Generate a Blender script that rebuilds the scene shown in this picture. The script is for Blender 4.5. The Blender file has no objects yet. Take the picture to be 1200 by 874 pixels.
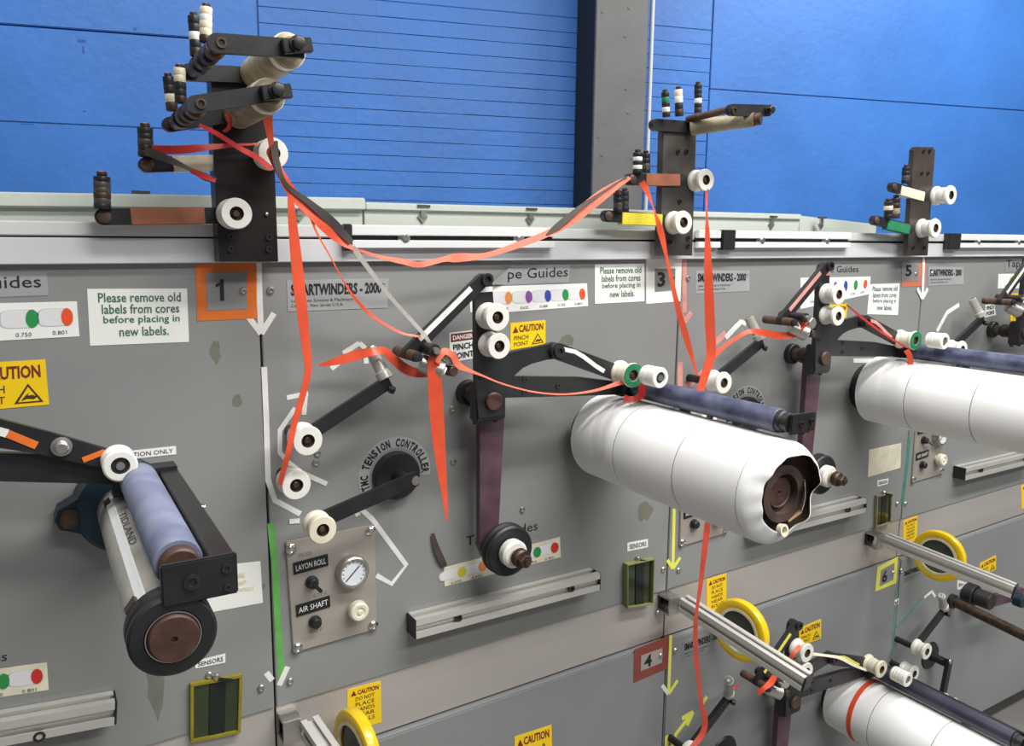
import bpy, bmesh, math, random
from mathutils import Vector as V, Matrix
random.seed(7)
SC = bpy.context.scene
COL = SC.collection
PI = math.pi

# ------------------------------------------------------------------ camera
F, CX, CY = 930.0, 600.0, 437.0
def cross(a, b): return V(a).cross(V(b))
yd = V((28 - CX, CY - 283, F)).normalized()
zd = -V((530 - CX, CY - 6200, F)); zd = (zd - zd.dot(yd) * yd).normalized()
xd = zd.cross(yd)
if xd.x < 0: xd = -xd
AX = (xd, yd, zd)                       # world axes in (right, up, forward) of the camera
CAM = V((0, -1.2, 1.5))
cam_d = bpy.data.cameras.new('camera'); cam = bpy.data.objects.new('camera', cam_d); COL.objects.link(cam)
cam_d.sensor_width = 36; cam_d.lens = F / 1200 * 36; cam_d.clip_start = 0.02
right = V([a.x for a in AX]); up = V([a.y for a in AX]); fwd = V([a.z for a in AX])
M = Matrix.Identity(4)
for i in range(3):
    M[i][0], M[i][1], M[i][2], M[i][3] = right[i], up[i], -fwd[i], CAM[i]
cam.matrix_world = M
SC.camera = cam

def ray(px, py): return right * (px - CX) + up * (CY - py) + fwd * F
def at(px, py, Y=0.0):                  # point of the plane y = Y
    r = ray(px, py); return CAM + r * ((Y - CAM.y) / r.y)

# ------------------------------------------------------------------ world, lights, exposure
W = bpy.data.worlds.new('world'); SC.world = W; W.use_nodes = True
W.node_tree.nodes['Background'].inputs[0].default_value = (0.93, 0.97, 1.0, 1)
W.node_tree.nodes['Background'].inputs[1].default_value = 0.2
SC.view_settings.view_transform = 'Standard'; SC.view_settings.look = 'None'
SC.view_settings.gamma = 1.0; SC.view_settings.exposure = -0.1; SC.view_settings.use_curve_mapping = False
def area_light(name, loc, sx, sy, power, rot=(0, 0, 0), col=(1, .98, .95)):
    d = bpy.data.lights.new(name, 'AREA'); d.shape = 'RECTANGLE'; d.size = sx; d.size_y = sy; d.energy = power; d.color = col
    o = bpy.data.objects.new(name, d); COL.objects.link(o); o.location = loc; o.rotation_euler = rot; return o
area_light('ceiling_lamp_front', (1.3, -1.4, 3.5), 2.2, 0.3, 112)
area_light('ceiling_lamp_near', (1.4, -3.0, 3.6), 3.0, 0.4, 88, (0.25, 0, 0))
area_light('ceiling_lamp_back', (3.7, 0.3, 3.7), 2.0, 0.4, 66, (0.45, 0, 0))
area_light('added_left_wall_fill', (-0.4, 0.5, 3.9), 2.6, 0.4, 78, (0.4, 0, 0))  # fill lamp added out of view to brighten the left wall
area_light('ceiling_lamp_far', (3.6, -1.6, 3.7), 1.5, 0.3, 60)

# ------------------------------------------------------------------ materials
MATS = {}
def lin(c): return tuple(((x / 255) / 12.92 if x / 255 <= .04045 else ((x / 255 + .055) / 1.055) ** 2.4) for x in c) + (1,)
def mat(name, c, rough=.5, metal=0.0, var=.0, scale=8.0, bump=0.0, bscale=60.0, aniso=None, spec=.5, c2=None, alpha=1.0, trans=0.0, coat=0.0, detail=5):
    m = bpy.data.materials.new(name); m.use_nodes = True; nt = m.node_tree; b = nt.nodes['Principled BSDF']
    b.inputs['Roughness'].default_value = rough; b.inputs['Metallic'].default_value = metal
    b.inputs['Specular IOR Level'].default_value = spec
    b.inputs['Base Color'].default_value = lin(c)
    if alpha < 1: b.inputs['Alpha'].default_value = alpha
    if trans: b.inputs['Transmission Weight'].default_value = trans
    if coat: b.inputs['Coat Weight'].default_value = coat; b.inputs['Coat Roughness'].default_value = .15
    tc = nt.nodes.new('ShaderNodeTexCoord'); mp = nt.nodes.new('ShaderNodeMapping')
    nt.links.new(tc.outputs['Object'], mp.inputs[0])
    if aniso: mp.inputs['Scale'].default_value = aniso
    if var or c2:
        n = nt.nodes.new('ShaderNodeTexNoise'); n.inputs['Scale'].default_value = scale; n.inputs['Detail'].default_value = detail
        nt.links.new(mp.outputs[0], n.inputs['Vector'])
        r = nt.nodes.new('ShaderNodeValToRGB'); r.color_ramp.elements[0].position = .33; r.color_ramp.elements[1].position = .67
        lo = c2 if c2 else tuple(x * (1 - var) for x in c)
        hi = c if c2 else tuple(min(255, x * (1 + var * .6)) for x in c)
        r.color_ramp.elements[0].color = lin(lo); r.color_ramp.elements[1].color = lin(hi)
        nt.links.new(n.outputs['Fac'], r.inputs[0]); nt.links.new(r.outputs[0], b.inputs['Base Color'])
        mr = nt.nodes.new('ShaderNodeMapRange'); mr.inputs['To Min'].default_value = max(.05, rough - .08); mr.inputs['To Max'].default_value = min(1, rough + .1)
        nt.links.new(n.outputs['Fac'], mr.inputs[0]); nt.links.new(mr.outputs[0], b.inputs['Roughness'])
    if bump:
        n2 = nt.nodes.new('ShaderNodeTexNoise'); n2.inputs['Scale'].default_value = bscale; n2.inputs['Detail'].default_value = 4
        nt.links.new(mp.outputs[0], n2.inputs['Vector'])
        bp = nt.nodes.new('ShaderNodeBump'); bp.inputs['Strength'].default_value = bump; bp.inputs['Distance'].default_value = .01
        nt.links.new(n2.outputs['Fac'], bp.inputs['Height']); nt.links.new(bp.outputs[0], b.inputs['Normal'])
    MATS[name] = m; return m
mat('panel', (139, 140, 139), .38, 0, .035, 2.2, .02, 9)
mat('panel_low', (136, 138, 139), .38, 0, .04, 2.0, .02, 9)
mat('band', (186, 181, 176), .32, .35, .05, 3, .03, 90, aniso=(.08, 1, 3))
mat('channel', (218, 221, 220), .4, .15, .05, 3, .02, 40, aniso=(.3, 1, 1))
mat('fascia', (214, 217, 219), .32, .15, .05, 4)
mat('cream', (190, 196, 187), .45, 0, .02, 4)
mat('white_rail', (232, 234, 234), .35, .1, .02, 6)
mat('alu', (214, 212, 207), .3, .45, .04, 6, .03, 60, aniso=(1, .1, 1))
mat('steel', (190, 187, 182), .3, .9, .06, 12)
mat('plate', (172, 165, 157), .36, .25, .06, 10, .03, 120, aniso=(.15, 1, 2))
mat('chrome', (220, 220, 218), .15, 1.0)
mat('black', (32, 32, 35), .42, 0, .14, 30)
mat('black_worn', (38, 35, 36), .42, .0, .28, 24, .05, 70)
mat('post', (40, 36, 35), .36, .3, .22, 16, .04, 60)
mat('post_worn', (92, 86, 80), .4, .2, .0, 11, .04, 60, c2=(48, 44, 42))
mat('post_brown', (84, 74, 69), .4, .2, .0, 11, .04, 60, c2=(54, 47, 45))
mat('brown', (84, 62, 50), .5, .0, .3, 40)
mat('rust', (76, 51, 44), .5, .05, .2, 50)
mat('nut', (82, 66, 56), .45, .6, .3, 60)
mat('maroon', (88, 64, 74), .4, .1, .16, 22)
mat('white_plastic', (232, 230, 222), .4, 0, .03, 20)
mat('ivory', (228, 222, 200), .4, 0, .06, 20)
mat('old_ivory', (196, 184, 160), .5, 0, .0, 30, c2=(150, 132, 104))
mat('olive_roller', (170, 160, 134), .5, 0, .0, 14, c2=(122, 110, 84))
mat('label_paper', (240, 240, 239), .55, 0, .012, 6)
mat('card', (172, 140, 106), .8, 0, .1, 30)
mat('blue_rubber', (98, 103, 130), .75, 0, .0, 22, c2=(124, 131, 154))
mat('blue_rubber_b', (92, 98, 122), .4, 0, .0, 30, c2=(46, 50, 80))
mat('navy_rubber', (56, 57, 74), .4, 0, .0, 14, c2=(44, 45, 62))
mat('teal_metal', (22, 48, 62), .4, .2, .2, 14)
mat('paper', (240, 241, 236), .7, 0, .01, 20)
mat('paper_aged', (228, 222, 198), .7, 0, .06, 30)
mat('sign_grey', (172, 174, 174), .35, .2, .04, 20)
mat('label_grey', (160, 161, 163), .3, 0, .02, 20)
mat('yellow', (248, 208, 22), .45, 0, .02, 10)
mat('yellow_gloss', (246, 206, 20), .3, 0, .05, 12, coat=.3)
mat('yellow_tape', (232, 232, 96), .45)
mat('yellow_dull', (138, 126, 34), .4, 0, .1, 30)
mat('lime_edge', (136, 140, 84), .3, 0, .1, 20)
mat('orange_tape', (228, 116, 40), .5, 0, .1, 20)
mat('salmon_tape', (210, 120, 92), .5, 0, .08, 20)
mat('brown_tape', (150, 92, 66), .5, 0, .14, 26)
mat('brown_frame', (134, 66, 56), .55, 0, .06, 20)
mat('white_tape', (234, 234, 228), .5, 0, .05, 40)
mat('cream_tape', (232, 222, 196), .5, 0, .06, 40)
mat('pink_tape', (216, 152, 142), .4, 0, .1, 30)
mat('green_tape', (104, 178, 90), .5, 0, .1, 30)
mat('green_wrap', (36, 128, 84), .5, 0, .1, 30)
mat('teal_tape', (70, 134, 122), .5, 0, .1, 30)
mat('faint_teal', (104, 144, 132), .5, 0, .1, 40)
mat('yellow_wrap', (222, 206, 62), .5, 0, .08, 30)
mat('red_tape', (226, 84, 52), .4, 0, .06, 30)
mat('red_dark2', (206, 78, 60), .45, 0, .1, 30)
mat('red_dark', (196, 48, 40), .4, 0, .1, 30)
mat('red_fade', (224, 108, 82), .6, 0, .08, 30)
mat('grey_tape', (74, 66, 62), .8, 0, .1, 30)
mat('clear_tape', (206, 200, 192), .25, 0, .06, 30, alpha=.75)
mat('ink', (24, 24, 27), .6)
mat('ink_soft', (62, 62, 64), .6)
mat('ink_faint', (120, 114, 108), .6)
mat('ink_green', (58, 108, 84), .6)
mat('ink_red', (122, 36, 36), .6)
mat('ink_brown', (70, 44, 20), .6)
mat('ink_yellow', (206, 200, 132), .6)
mat('pill_line', (196, 196, 198), .6)
mat('pill', (226, 226, 228), .5)
mat('dot_green', (38, 146, 72), .5); mat('dot_red', (236, 84, 44), .5); mat('dot_crimson', (206, 44, 38), .5)
mat('dot_orange', (228, 144, 76), .5); mat('dot_purple', (138, 80, 150), .5); mat('dot_blue', (52, 72, 170), .5); mat('dot_yellow', (212, 206, 54), .5)
mat('green_window', (30, 44, 24), .12, 0, .0, 16, c2=(46, 58, 28), coat=.6)
mat('smoked', (22, 30, 24), .15, 0, .1, 10)
mat('disc_face', (72, 80, 74), .3, 0, .1, 12)
mat('gauge_face', (222, 228, 232), .3)
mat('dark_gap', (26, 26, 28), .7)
mat('column', (104, 103, 103), .5, 0, .06, 6, .1, 30)
mat('wall_blue', (58, 118, 198), .5, 0, .05, 2.5, .22, 26)
mat('wall_joint', (38, 88, 164), .6, 0, .05, 3)
mat('concrete', (120, 118, 114), .7, 0, .1, 3)
mat('pipe_white', (214, 220, 226), .4)
mat('stain', (124, 122, 84), .6, 0, .15, 40, alpha=.17)
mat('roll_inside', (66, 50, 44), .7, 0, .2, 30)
mat('roll_seam', (150, 150, 152), .7)
mat('pale_metal', (186, 184, 176), .32, .3, .1, 18)
mat('black_gloss', (30, 29, 30), .22, 0, .2, 14)

# ------------------------------------------------------------------ mesh builder
class MB:
    def __init__(s): s.bm = bmesh.new(); s.mats = []
    def mi(s, m):
        if m not in s.mats: s.mats.append(m)
        return s.mats.index(m)
    def faces(s, vs, fs, m):
        k = s.mi(m); bv = [s.bm.verts.new(v) for v in vs]
        for f in fs:
            try: s.bm.faces.new([bv[i] for i in f]).material_index = k
            except ValueError: pass
        return s
    def hexa(s, p, m, bev=0.0):         # p: 4 points of one end, 4 of the other
        fs = [(0, 1, 2, 3), (7, 6, 5, 4), (0, 4, 5, 1), (1, 5, 6, 2), (2, 6, 7, 3), (3, 7, 4, 0)]
        if bev <= 0: return s.faces(p, fs, m)
        t = bmesh.new(); bv = [t.verts.new(v) for v in p]
        for f in fs: t.faces.new([bv[i] for i in f])
        bmesh.ops.bevel(t, geom=t.edges[:], offset=bev, segments=2, affect='EDGES', clamp_overlap=True)
        t.verts.index_update()
        s.faces([v.co.copy() for v in t.verts], [[v.index for v in f.verts] for f in t.faces], m); t.free(); return s
    def box(s, lo, hi, m, bev=0.0):
        x0, y0, z0 = lo; x1, y1, z1 = hi
        return s.hexa([V((x0, y0, z0)), V((x1, y0, z0)), V((x1, y0, z1)), V((x0, y0, z1)), V((x0, y1, z0)), V((x1, y1, z0)), V((x1, y1, z1)), V((x0, y1, z1))], m, bev)
    def bar(s, a, b, side, w, t, m, bev=0.0):   # bar from a to b, w wide along `side`, t deep along axis x side
        d = (b - a).normalized(); sd = (side - side.dot(d) * d).normalized(); n = d.cross(sd)
        q = lambda p: [p + sd * w / 2 + n * t / 2, p - sd * w / 2 + n * t / 2, p - sd * w / 2 - n * t / 2, p + sd * w / 2 - n * t / 2]
        return s.hexa(q(a) + q(b), m, bev)
    def lathe(s, a, d, prof, m, seg=24, close=False, wob=None):  # prof: (t along d, r)
        d = V(d).normalized(); u = d.orthogonal().normalized(); w = d.cross(u); k = s.mi(m); rings = []
        for t, r in prof:
            if r < 1e-6: rings.append([s.bm.verts.new(a + d * t)])
            else: rings.append([s.bm.verts.new(a + d * t + (u * math.cos(2 * PI * i / seg) + w * math.sin(2 * PI * i / seg)) * r) for i in range(seg)])
        n = len(rings); pairs = [(i, i + 1) for i in range(n - 1)] + ([(n - 1, 0)] if close else [])
        for i, j in pairs:
            A, B = rings[i], rings[j]
            for q in range(seg):
                e = (q + 1) % seg
                vs = []
                for v in (A[q % len(A)], A[e % len(A)], B[e % len(B)], B[q % len(B)]):
                    if v not in vs: vs.append(v)
                if len(vs) >= 3:
                    try: s.bm.faces.new(vs).material_index = k
                    except ValueError: pass
        return s
    def cyl(s, a, b, r, m, seg=20, r1=None, ch=0.0):
        a = V(a); b = V(b); L = (b - a).length; r1 = r if r1 is None else r1
        pr = [(0, 0), (0, r), (L, r1), (L, 0)] if ch <= 0 else [(0, 0), (0, r - ch), (ch, r), (L - ch, r1), (L, r1 - ch), (L, 0)]
        return s.lathe(a, b - a, pr, m, seg)
    def ring(s, a, d, r0, r1, h, m, seg=28): return s.lathe(a, d, [(0, r0), (0, r1), (h, r1), (h, r0)], m, seg, True)
    def prism(s, pts, vec, m):
        n = len(pts); vs = list(pts) + [p + vec for p in pts]
        return s.faces(vs, [tuple(range(n)), tuple(range(2 * n - 1, n - 1, -1))] + [(i, i + n, (i + 1) % n + n, (i + 1) % n) for i in range(n)], m)
    def tube(s, pts, r, m, seg=8):
        k = s.mi(m); prev = None; rings = []
        for i, p in enumerate(pts):
            d = (pts[min(i + 1, len(pts) - 1)] - pts[max(i - 1, 0)]).normalized()
            u = d.orthogonal().normalized() if prev is None else (prev - prev.dot(d) * d).normalized(); prev = u; w = d.cross(u)
            rings.append([s.bm.verts.new(p + (u * math.cos(2 * PI * j / seg) + w * math.sin(2 * PI * j / seg)) * r) for j in range(seg)])
        for A, B in zip(rings, rings[1:]):
            for j in range(seg): s.bm.faces.new((A[j], A[(j + 1) % seg], B[(j + 1) % seg], B[j])).material_index = k
        s.bm.faces.new(rings[0][::-1]).material_index = k; s.bm.faces.new(rings[-1]).material_index = k
        return s
    def strip(s, secs, m):              # secs: list of closed cross-sections (lists of points)
        k = s.mi(m); R = [[s.bm.verts.new(p) for p in c] for c in secs]; n = len(R[0])
        for A, B in zip(R, R[1:]):
            for j in range(n): s.bm.faces.new((A[j], A[(j + 1) % n], B[(j + 1) % n], B[j])).material_index = k
        s.bm.faces.new(R[0][::-1]).material_index = k; s.bm.faces.new(R[-1]).material_index = k
        return s
    def build(s, name, parent=None, ang=32):
        bmesh.ops.recalc_face_normals(s.bm, faces=s.bm.faces[:])
        if parent is None:
            co = [v.co for v in s.bm.verts]
            org = V(((min(c.x for c in co) + max(c.x for c in co)) / 2, (min(c.y for c in co) + max(c.y for c in co)) / 2, min(c.z for c in co)))
        else: org = V(parent['_o'])
        for v in s.bm.verts: v.co -= org
        me = bpy.data.meshes.new(name); s.bm.to_mesh(me); s.bm.free()
        for m in s.mats: me.materials.append(MATS[m])
        me.polygons.foreach_set('use_smooth', [True] * len(me.polygons)); me.set_sharp_from_angle(angle=math.radians(ang))
        o = bpy.data.objects.new(name, me); COL.objects.link(o); o['_o'] = tuple(org)
        if parent is None: o.location = org
        else: o.parent = parent
        return o
def tag(o, label=None, cat=None, group=None, kind=None):
    for k, v in (('label', label), ('category', cat), ('group', group), ('kind', kind)):
        if v: o[k] = v
    return o
def thing(name, loc, label, cat, group=None):
    o = bpy.data.objects.new(name, None); o.empty_display_size = .05; COL.objects.link(o); o.location = loc; o['_o'] = tuple(loc)
    return tag(o, label, cat, group)
YV = V((0, -1, 0))
OFF = V((0, 0, 0))
def S(px, py, Y=0.0): return at(px, py, Y) + OFF

# ------------------------------------------------------------------ lettering
_tc = {}
def text_mesh(body, bold=0.0, res=2):
    key = (body, bold)
    if key not in _tc:
        c = bpy.data.curves.new('t', 'FONT'); c.body = body; c.size = 1; c.resolution_u = res; c.offset = bold
        o = bpy.data.objects.new('t', c); COL.objects.link(o); me = bpy.data.meshes.new_from_object(o)
        vs = [(v.co.x, v.co.y) for v in me.vertices]; fs = [tuple(p.vertices) for p in me.polygons]
        bpy.data.objects.remove(o); bpy.data.curves.remove(c); bpy.data.meshes.remove(me)
        x0 = min(v[0] for v in vs); x1 = max(v[0] for v in vs); y0 = min(v[1] for v in vs); y1 = max(v[1] for v in vs)
        _tc[key] = ([((x - x0) / (x1 - x0), (y - y0) / (y1 - y0)) for x, y in vs], fs, (x1 - x0) / (y1 - y0))
    return _tc[key]
def put_text(mb, f, body, u0, v0, u1, v1, m, bold=0.0, skew=0.0):
    vs, fs, _ = text_mesh(body, bold)
    mb.faces([f(u0 + (u1 - u0) * x + skew * y, v0 + (v1 - v0) * y) for x, y in vs], fs, m)
def quad_map(q, Y):
    tl, tr, br, bl = [at(*p, Y) for p in q]
    return lambda u, v, dy=0.0: (bl * (1 - u) + br * u) * (1 - v) + (tl * (1 - u) + tr * u) * v + V((0, dy, 0))
def sheet(name, label, cat, q, m, items=(), group=None, Y=0.0, th=.0007, border=None):
    """flat sign on the plane y = Y; items print on it"""
    f = quad_map(q, Y)
    mb = MB(); n = 6
    mb.hexa([f(0, 0, -th), f(1, 0, -th), f(1, 1, -th), f(0, 1, -th), f(0, 0), f(1, 0), f(1, 1), f(0, 1)], m)
    root = tag(mb.build(name), label, cat, group)
    L = None
    for k, it in enumerate(items):
        kind = it[0]; g = lambda u, v, kind=kind: f(u, v, -th - {'rect': .0002, 'pill': .0003, 'dot': .0008}.get(kind, .0005))
        if kind == 'text':
            if L is None: L = MB()
            put_text(L, g, it[1], *it[2:6], it[6], it[7] if len(it) > 7 else 0.0)
        elif kind in ('dot', 'pill', 'rect', 'poly'):
            b = MB()
            if kind == 'rect': u0, v0, u1, v1 = it[1:5]; pts = [(u0, v0), (u1, v0), (u1, v1), (u0, v1)]; mm = it[5]; nm = it[6]
            elif kind == 'poly': pts = it[1]; mm = it[2]; nm = it[3]
            else:
                uc, vc, ru, rv = it[1:5]; mm = it[5]; nm = 'colour_dot' if kind == 'dot' else 'pill_outline'
                pts = [(uc + ru * math.copysign(abs(math.cos(a)) ** (1 if kind == 'dot' else .55), math.cos(a)), vc + rv * math.copysign(abs(math.sin(a)) ** (1 if kind == 'dot' else .55), math.sin(a))) for a in [2 * PI * i / 24 for i in range(24)]]
            b.prism([g(*p) for p in pts], V((0, .0002, 0)), mm); b.build(nm, root)
            if kind == 'pill':
                b = MB(); b.prism([g(uc + (p[0] - uc) * .9, vc + (p[1] - vc) * .94) + V((0, -.0001, 0)) for p in pts], V((0, .0001, 0)), it[6]); b.build('pill_fill', root)
    if L is not None: L.build('lettering', root)
    return root
def strips(name, label, cat, segs, m, w=.011, Y=0.0, group=None, over=None):
    """tape strips stuck on the face: each seg a list of pixels"""
    root = None
    allp = [at(*p, Y) for s in segs for p in (s[0] if isinstance(s, tuple) else s)]
    c = sum(allp, V()) / len(allp); root = thing(name, V((c.x, Y, min(p.z for p in allp))), label, cat, group)
    for k, sg in enumerate(segs):
        mm, ww, pts = (sg[1], sg[2], sg[0]) if isinstance(sg, tuple) else (m, w, sg)
        P = [at(*p, Y) for p in pts]; secs = []
        for i, p in enumerate(P):
            d = (P[min(i + 1, len(P) - 1)] - P[max(i - 1, 0)]).normalized(); sd = V((d.z, 0, -d.x)) * ww / 2
            y0 = V((0, -.0004 - .0002 * k, 0)); y1 = V((0, -.0001, 0))
            secs.append([p + sd + y0, p - sd + y0, p - sd + y1, p + sd + y1])
        MBs = MB(); MBs.strip(secs, mm); MBs.build('tape_strip', root)
    return root
def catmull(P, n=6):
    out = []
    for i in range(len(P) - 1):
        a, b, c, d = P[max(i - 1, 0)], P[i], P[i + 1], P[min(i + 2, len(P) - 1)]
        for k in range(n):
            t = k / n; out.append([.5 * (2 * b[j] + (c[j] - a[j]) * t + (2 * a[j] - 5 * b[j] + 4 * c[j] - d[j]) * t * t + (3 * b[j] - a[j] - 3 * c[j] + d[j]) * t ** 3) for j in range(len(b))])
    out.append(list(P[-1])); return out
def ribbon(name, label, pts, m, group='web tapes', cat='tape', part=None, parent=None, th=.0005):
    """pts: (px, py, Y, width, twist in degrees)"""
    C = []
    for px, py, Y, w, tw in pts: p = at(px, py, Y); C.append((p.x, p.y, p.z, w, tw))
    C = catmull(C); secs = []
    P = [V(c[:3]) for c in C]
    for i, c in enumerate(C):
        d = (P[min(i + 1, len(P) - 1)] - P[max(i - 1, 0)]).normalized()
        n = (CAM - P[i]).normalized(); sd = d.cross(n).normalized(); nn = sd.cross(d).normalized(); a = math.radians(c[4])
        s2 = sd * math.cos(a) + nn * math.sin(a); n2 = s2.cross(d).normalized(); w = c[3] / 2
        secs.append([P[i] + s2 * w + n2 * th / 2, P[i] - s2 * w + n2 * th / 2, P[i] - s2 * w - n2 * th / 2, P[i] + s2 * w - n2 * th / 2])
    b = MB(); b.strip(secs, m); o = b.build(name, parent)
    if parent is None: tag(o, label, cat, group)
    return o

# ================================================================== SETTING
def st(o): return tag(o, kind='structure')
wd = (right * (4023 - CX) + up * (CY - 337) + fwd * F); wd.z = 0; wd.normalize()     # run of the back wall
wn = V((wd.y, -wd.x, 0)); wn = wn if wn.y < 0 else -wn                            # its normal, towards us
r0 = ray(450, 100); WO = CAM + r0 * (3.6 / F); WO.z = 0
def Wp(px, py, d=0.0):
    r = ray(px, py); t = ((WO + wn * d - CAM).dot(wn)) / r.dot(wn); return CAM + r * t
def WU(px, py, d=0.0): p = Wp(px, py, d); return (p - WO).dot(wd), p.z
def wpt(u, z, d=0.0): return WO + wd * u + wn * d + V((0, 0, z))
def wbox(mb, u0, u1, z0, z1, d0, d1, m, bev=0.0):
    return mb.hexa([wpt(u0, z0, d1), wpt(u1, z0, d1), wpt(u1, z1, d1), wpt(u0, z1, d1), wpt(u0, z0, d0), wpt(u1, z0, d0), wpt(u1, z1, d0), wpt(u0, z1, d0)], m, bev)
b = MB(); wbox(b, -4.5, 6.5, 0, 4.2, -.12, 0, 'wall_joint'); wall = st(b.build('wall_back'))
b = MB(); b.box((-4, -5, -.1), (8, 4.5, 0), 'concrete'); st(b.build('floor'))
uL = WU(303, 40)[0]; uR = WU(832, 60)[0]
zs1 = WU(120, 38)[1]; zs2 = WU(120, 148)[1]; zr = WU(905, 110)[1]
def slab(u0, u1, z0, z1):
    b = MB(); wbox(b, u0, u1, z0, z1, 0, .014, 'wall_blue', .003); b.build('plaster_slab', wall)
g = .0035
slab(-4.4, uL - g, zs1 + g, 4.2); slab(-4.4, uL - g, zs2 + .001, zs1 - g); slab(-4.4, uL - g, 0, zs2 - .001)
slab(uR + .002, 6.4, zr + .0015, 4.2); slab(uR + .002, 6.4, 0, zr - .0015)
uc0 = WU(655, 100)[0]
CH = .0668; BL = .2; zb0 = WU(500, 236)[1] - CH; zrow = []
z = zb0
while z < WU(300, -8)[1]: zrow.append(z); z += CH
slab(uL + g, uR - g, 0, zrow[0] - .002); slab(uL + g, uR - g, zrow[-1] + CH, 4.2)
ucL = WU(700, 100)[0]
for k, z in enumerate(zrow):
    u = uL + g - (BL / 2 if k % 2 else 0)
    while u < uR - g:
        a = max(u, uL + g); c = min(u + BL, uR - g)
        if c - a > .02 and not (a > ucL + .02 and c < ucL + .2):
            b = MB(); dd = .012 + random.uniform(-.0001, .0001)
            wbox(b, a + .00015, c - .00015, z + .0014 + random.uniform(-.0006, .0006), z + CH - .0014, 0, dd, 'wall_blue'); b.build('brick', wall)
        u += BL
# chips in the paint of the left slab
for px, py, w, h in ((92, 47, .03, .012), (97, 55, .008, .03), (157, 33, .012, .012), (98, 130, .012, .006), (25, 145, .05, .004)):
    u, z = WU(px, py); b = MB(); wbox(b, u, u + w, z - h, z, .0135, .0146, 'wall_joint'); b.build('paint_chip', wall)
# steel column in front of the wall
lo, hi = 0.0, .8
for _ in range(40):
    mid = (lo + hi) / 2
    if WU(697, 100, mid)[0] > WU(672.5, 100, 0)[0]: lo = mid
    else: hi = mid
cd = min(max(lo, .08), .5); u0 = WU(697, 100, cd)[0]; u1 = WU(757, 100, cd)[0]
col = thing('steel_column', wpt((u0 + u1) / 2, 0, cd / 2), 'dark grey painted steel column standing against the blue wall', 'column')
b = MB(); wbox(b, u0, u1, 0, 4.2, cd - .02, cd, 'column', .002); b.build('front_flange', col)
b = MB(); wbox(b, u0 + .012, u1 - .012, 0, 4.2, .005, .025, 'column', .002); b.build('rear_flange', col)
b = MB(); wbox(b, u0 + .0015, u1 - .0015, 0, 4.2, .025, cd - .02, 'dark_gap'); b.build('web', col)  # dark colour stands in for shade on the column's side, filling its recess
for _ in range(16):
    u = random.uniform(u0 + .02, u1 - .02); z = random.uniform(1.6, 2.8); b = MB(); b.lathe(wpt(u, z, cd), wn, [(0, .008), (.002, .006), (.003, 0)], 'column', 10); b.build('paint_blob', col)
up_, _z = WU(761.5, 100, .05)
b = MB(); b.cyl(wpt(up_, 0, .05), wpt(up_, 4.1, .05), .0105, 'pipe_white'); tag(b.build('conduit_pipe'), 'thin white conduit pipe running up the wall beside the grey column', 'pipe')

# ================================================================== MACHINE
mach = thing('winding_machine', (1.1, .3, 0), 'long grey panelled winding machine with silver top channel and stainless middle band', 'machine')
def zline(a, c, Y):
    A, B = at(*a, Y), at(*c, Y); k = (B.z - A.z) / (B.x - A.x); return lambda x: A.z + k * (x - A.x)
SEAM = [-.541, .292, 1.125, 1.958, 2.79, 3.62]
zt = zline((100, 309), (1150, 300.5), 0)         # panel top / channel bottom
zl = zline((323, 829), (1200, 565), 0)           # upper panel bottom
zm = zline((440, 862), (1200, 602), 0)           # lower panel top
zc = zline((60, 259), (1150, 275), -.012)        # channel top
def hbox(mb, x0, x1, f0, f1, y0, y1, m, bev=0.0):
    return mb.hexa([V((x0, y0, f0(x0))), V((x1, y0, f0(x1))), V((x1, y0, f1(x1))), V((x0, y0, f1(x0))), V((x0, y1, f0(x0))), V((x1, y1, f0(x1))), V((x1, y1, f1(x1))), V((x0, y1, f1(x0)))], m, bev)
pl = lambda f, d: (lambda x: f(x) + d)
cst = lambda v: (lambda x: v)
b = MB(); hbox(b, -.9, 3.7, cst(.06), pl(zt, -.002), .012, .55, 'dark_gap'); b.build('cabinet_body', mach)
b = MB(); hbox(b, -.9, 3.7, cst(0), cst(.062), .05, .5, 'black'); b.build('plinth', mach)
for i in range(5):
    x0, x1 = SEAM[i] + .0017, SEAM[i + 1] - .0017
    b = MB(); hbox(b, x0, x1, pl(zl, .0), pl(zt, .004), 0, .0115, 'panel', .0012); b.build('upper_panel', mach)
    b = MB(); hbox(b, x0, x1, pl(zm, .0), pl(zl, .0), .003, .0115, 'band', .0006); b.build('stainless_band', mach)
    b = MB(); hbox(b, x0, x1, cst(.07), pl(zm, -.004), -.010, .0115, 'panel_low', .0025); b.build('lower_panel', mach)
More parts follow.
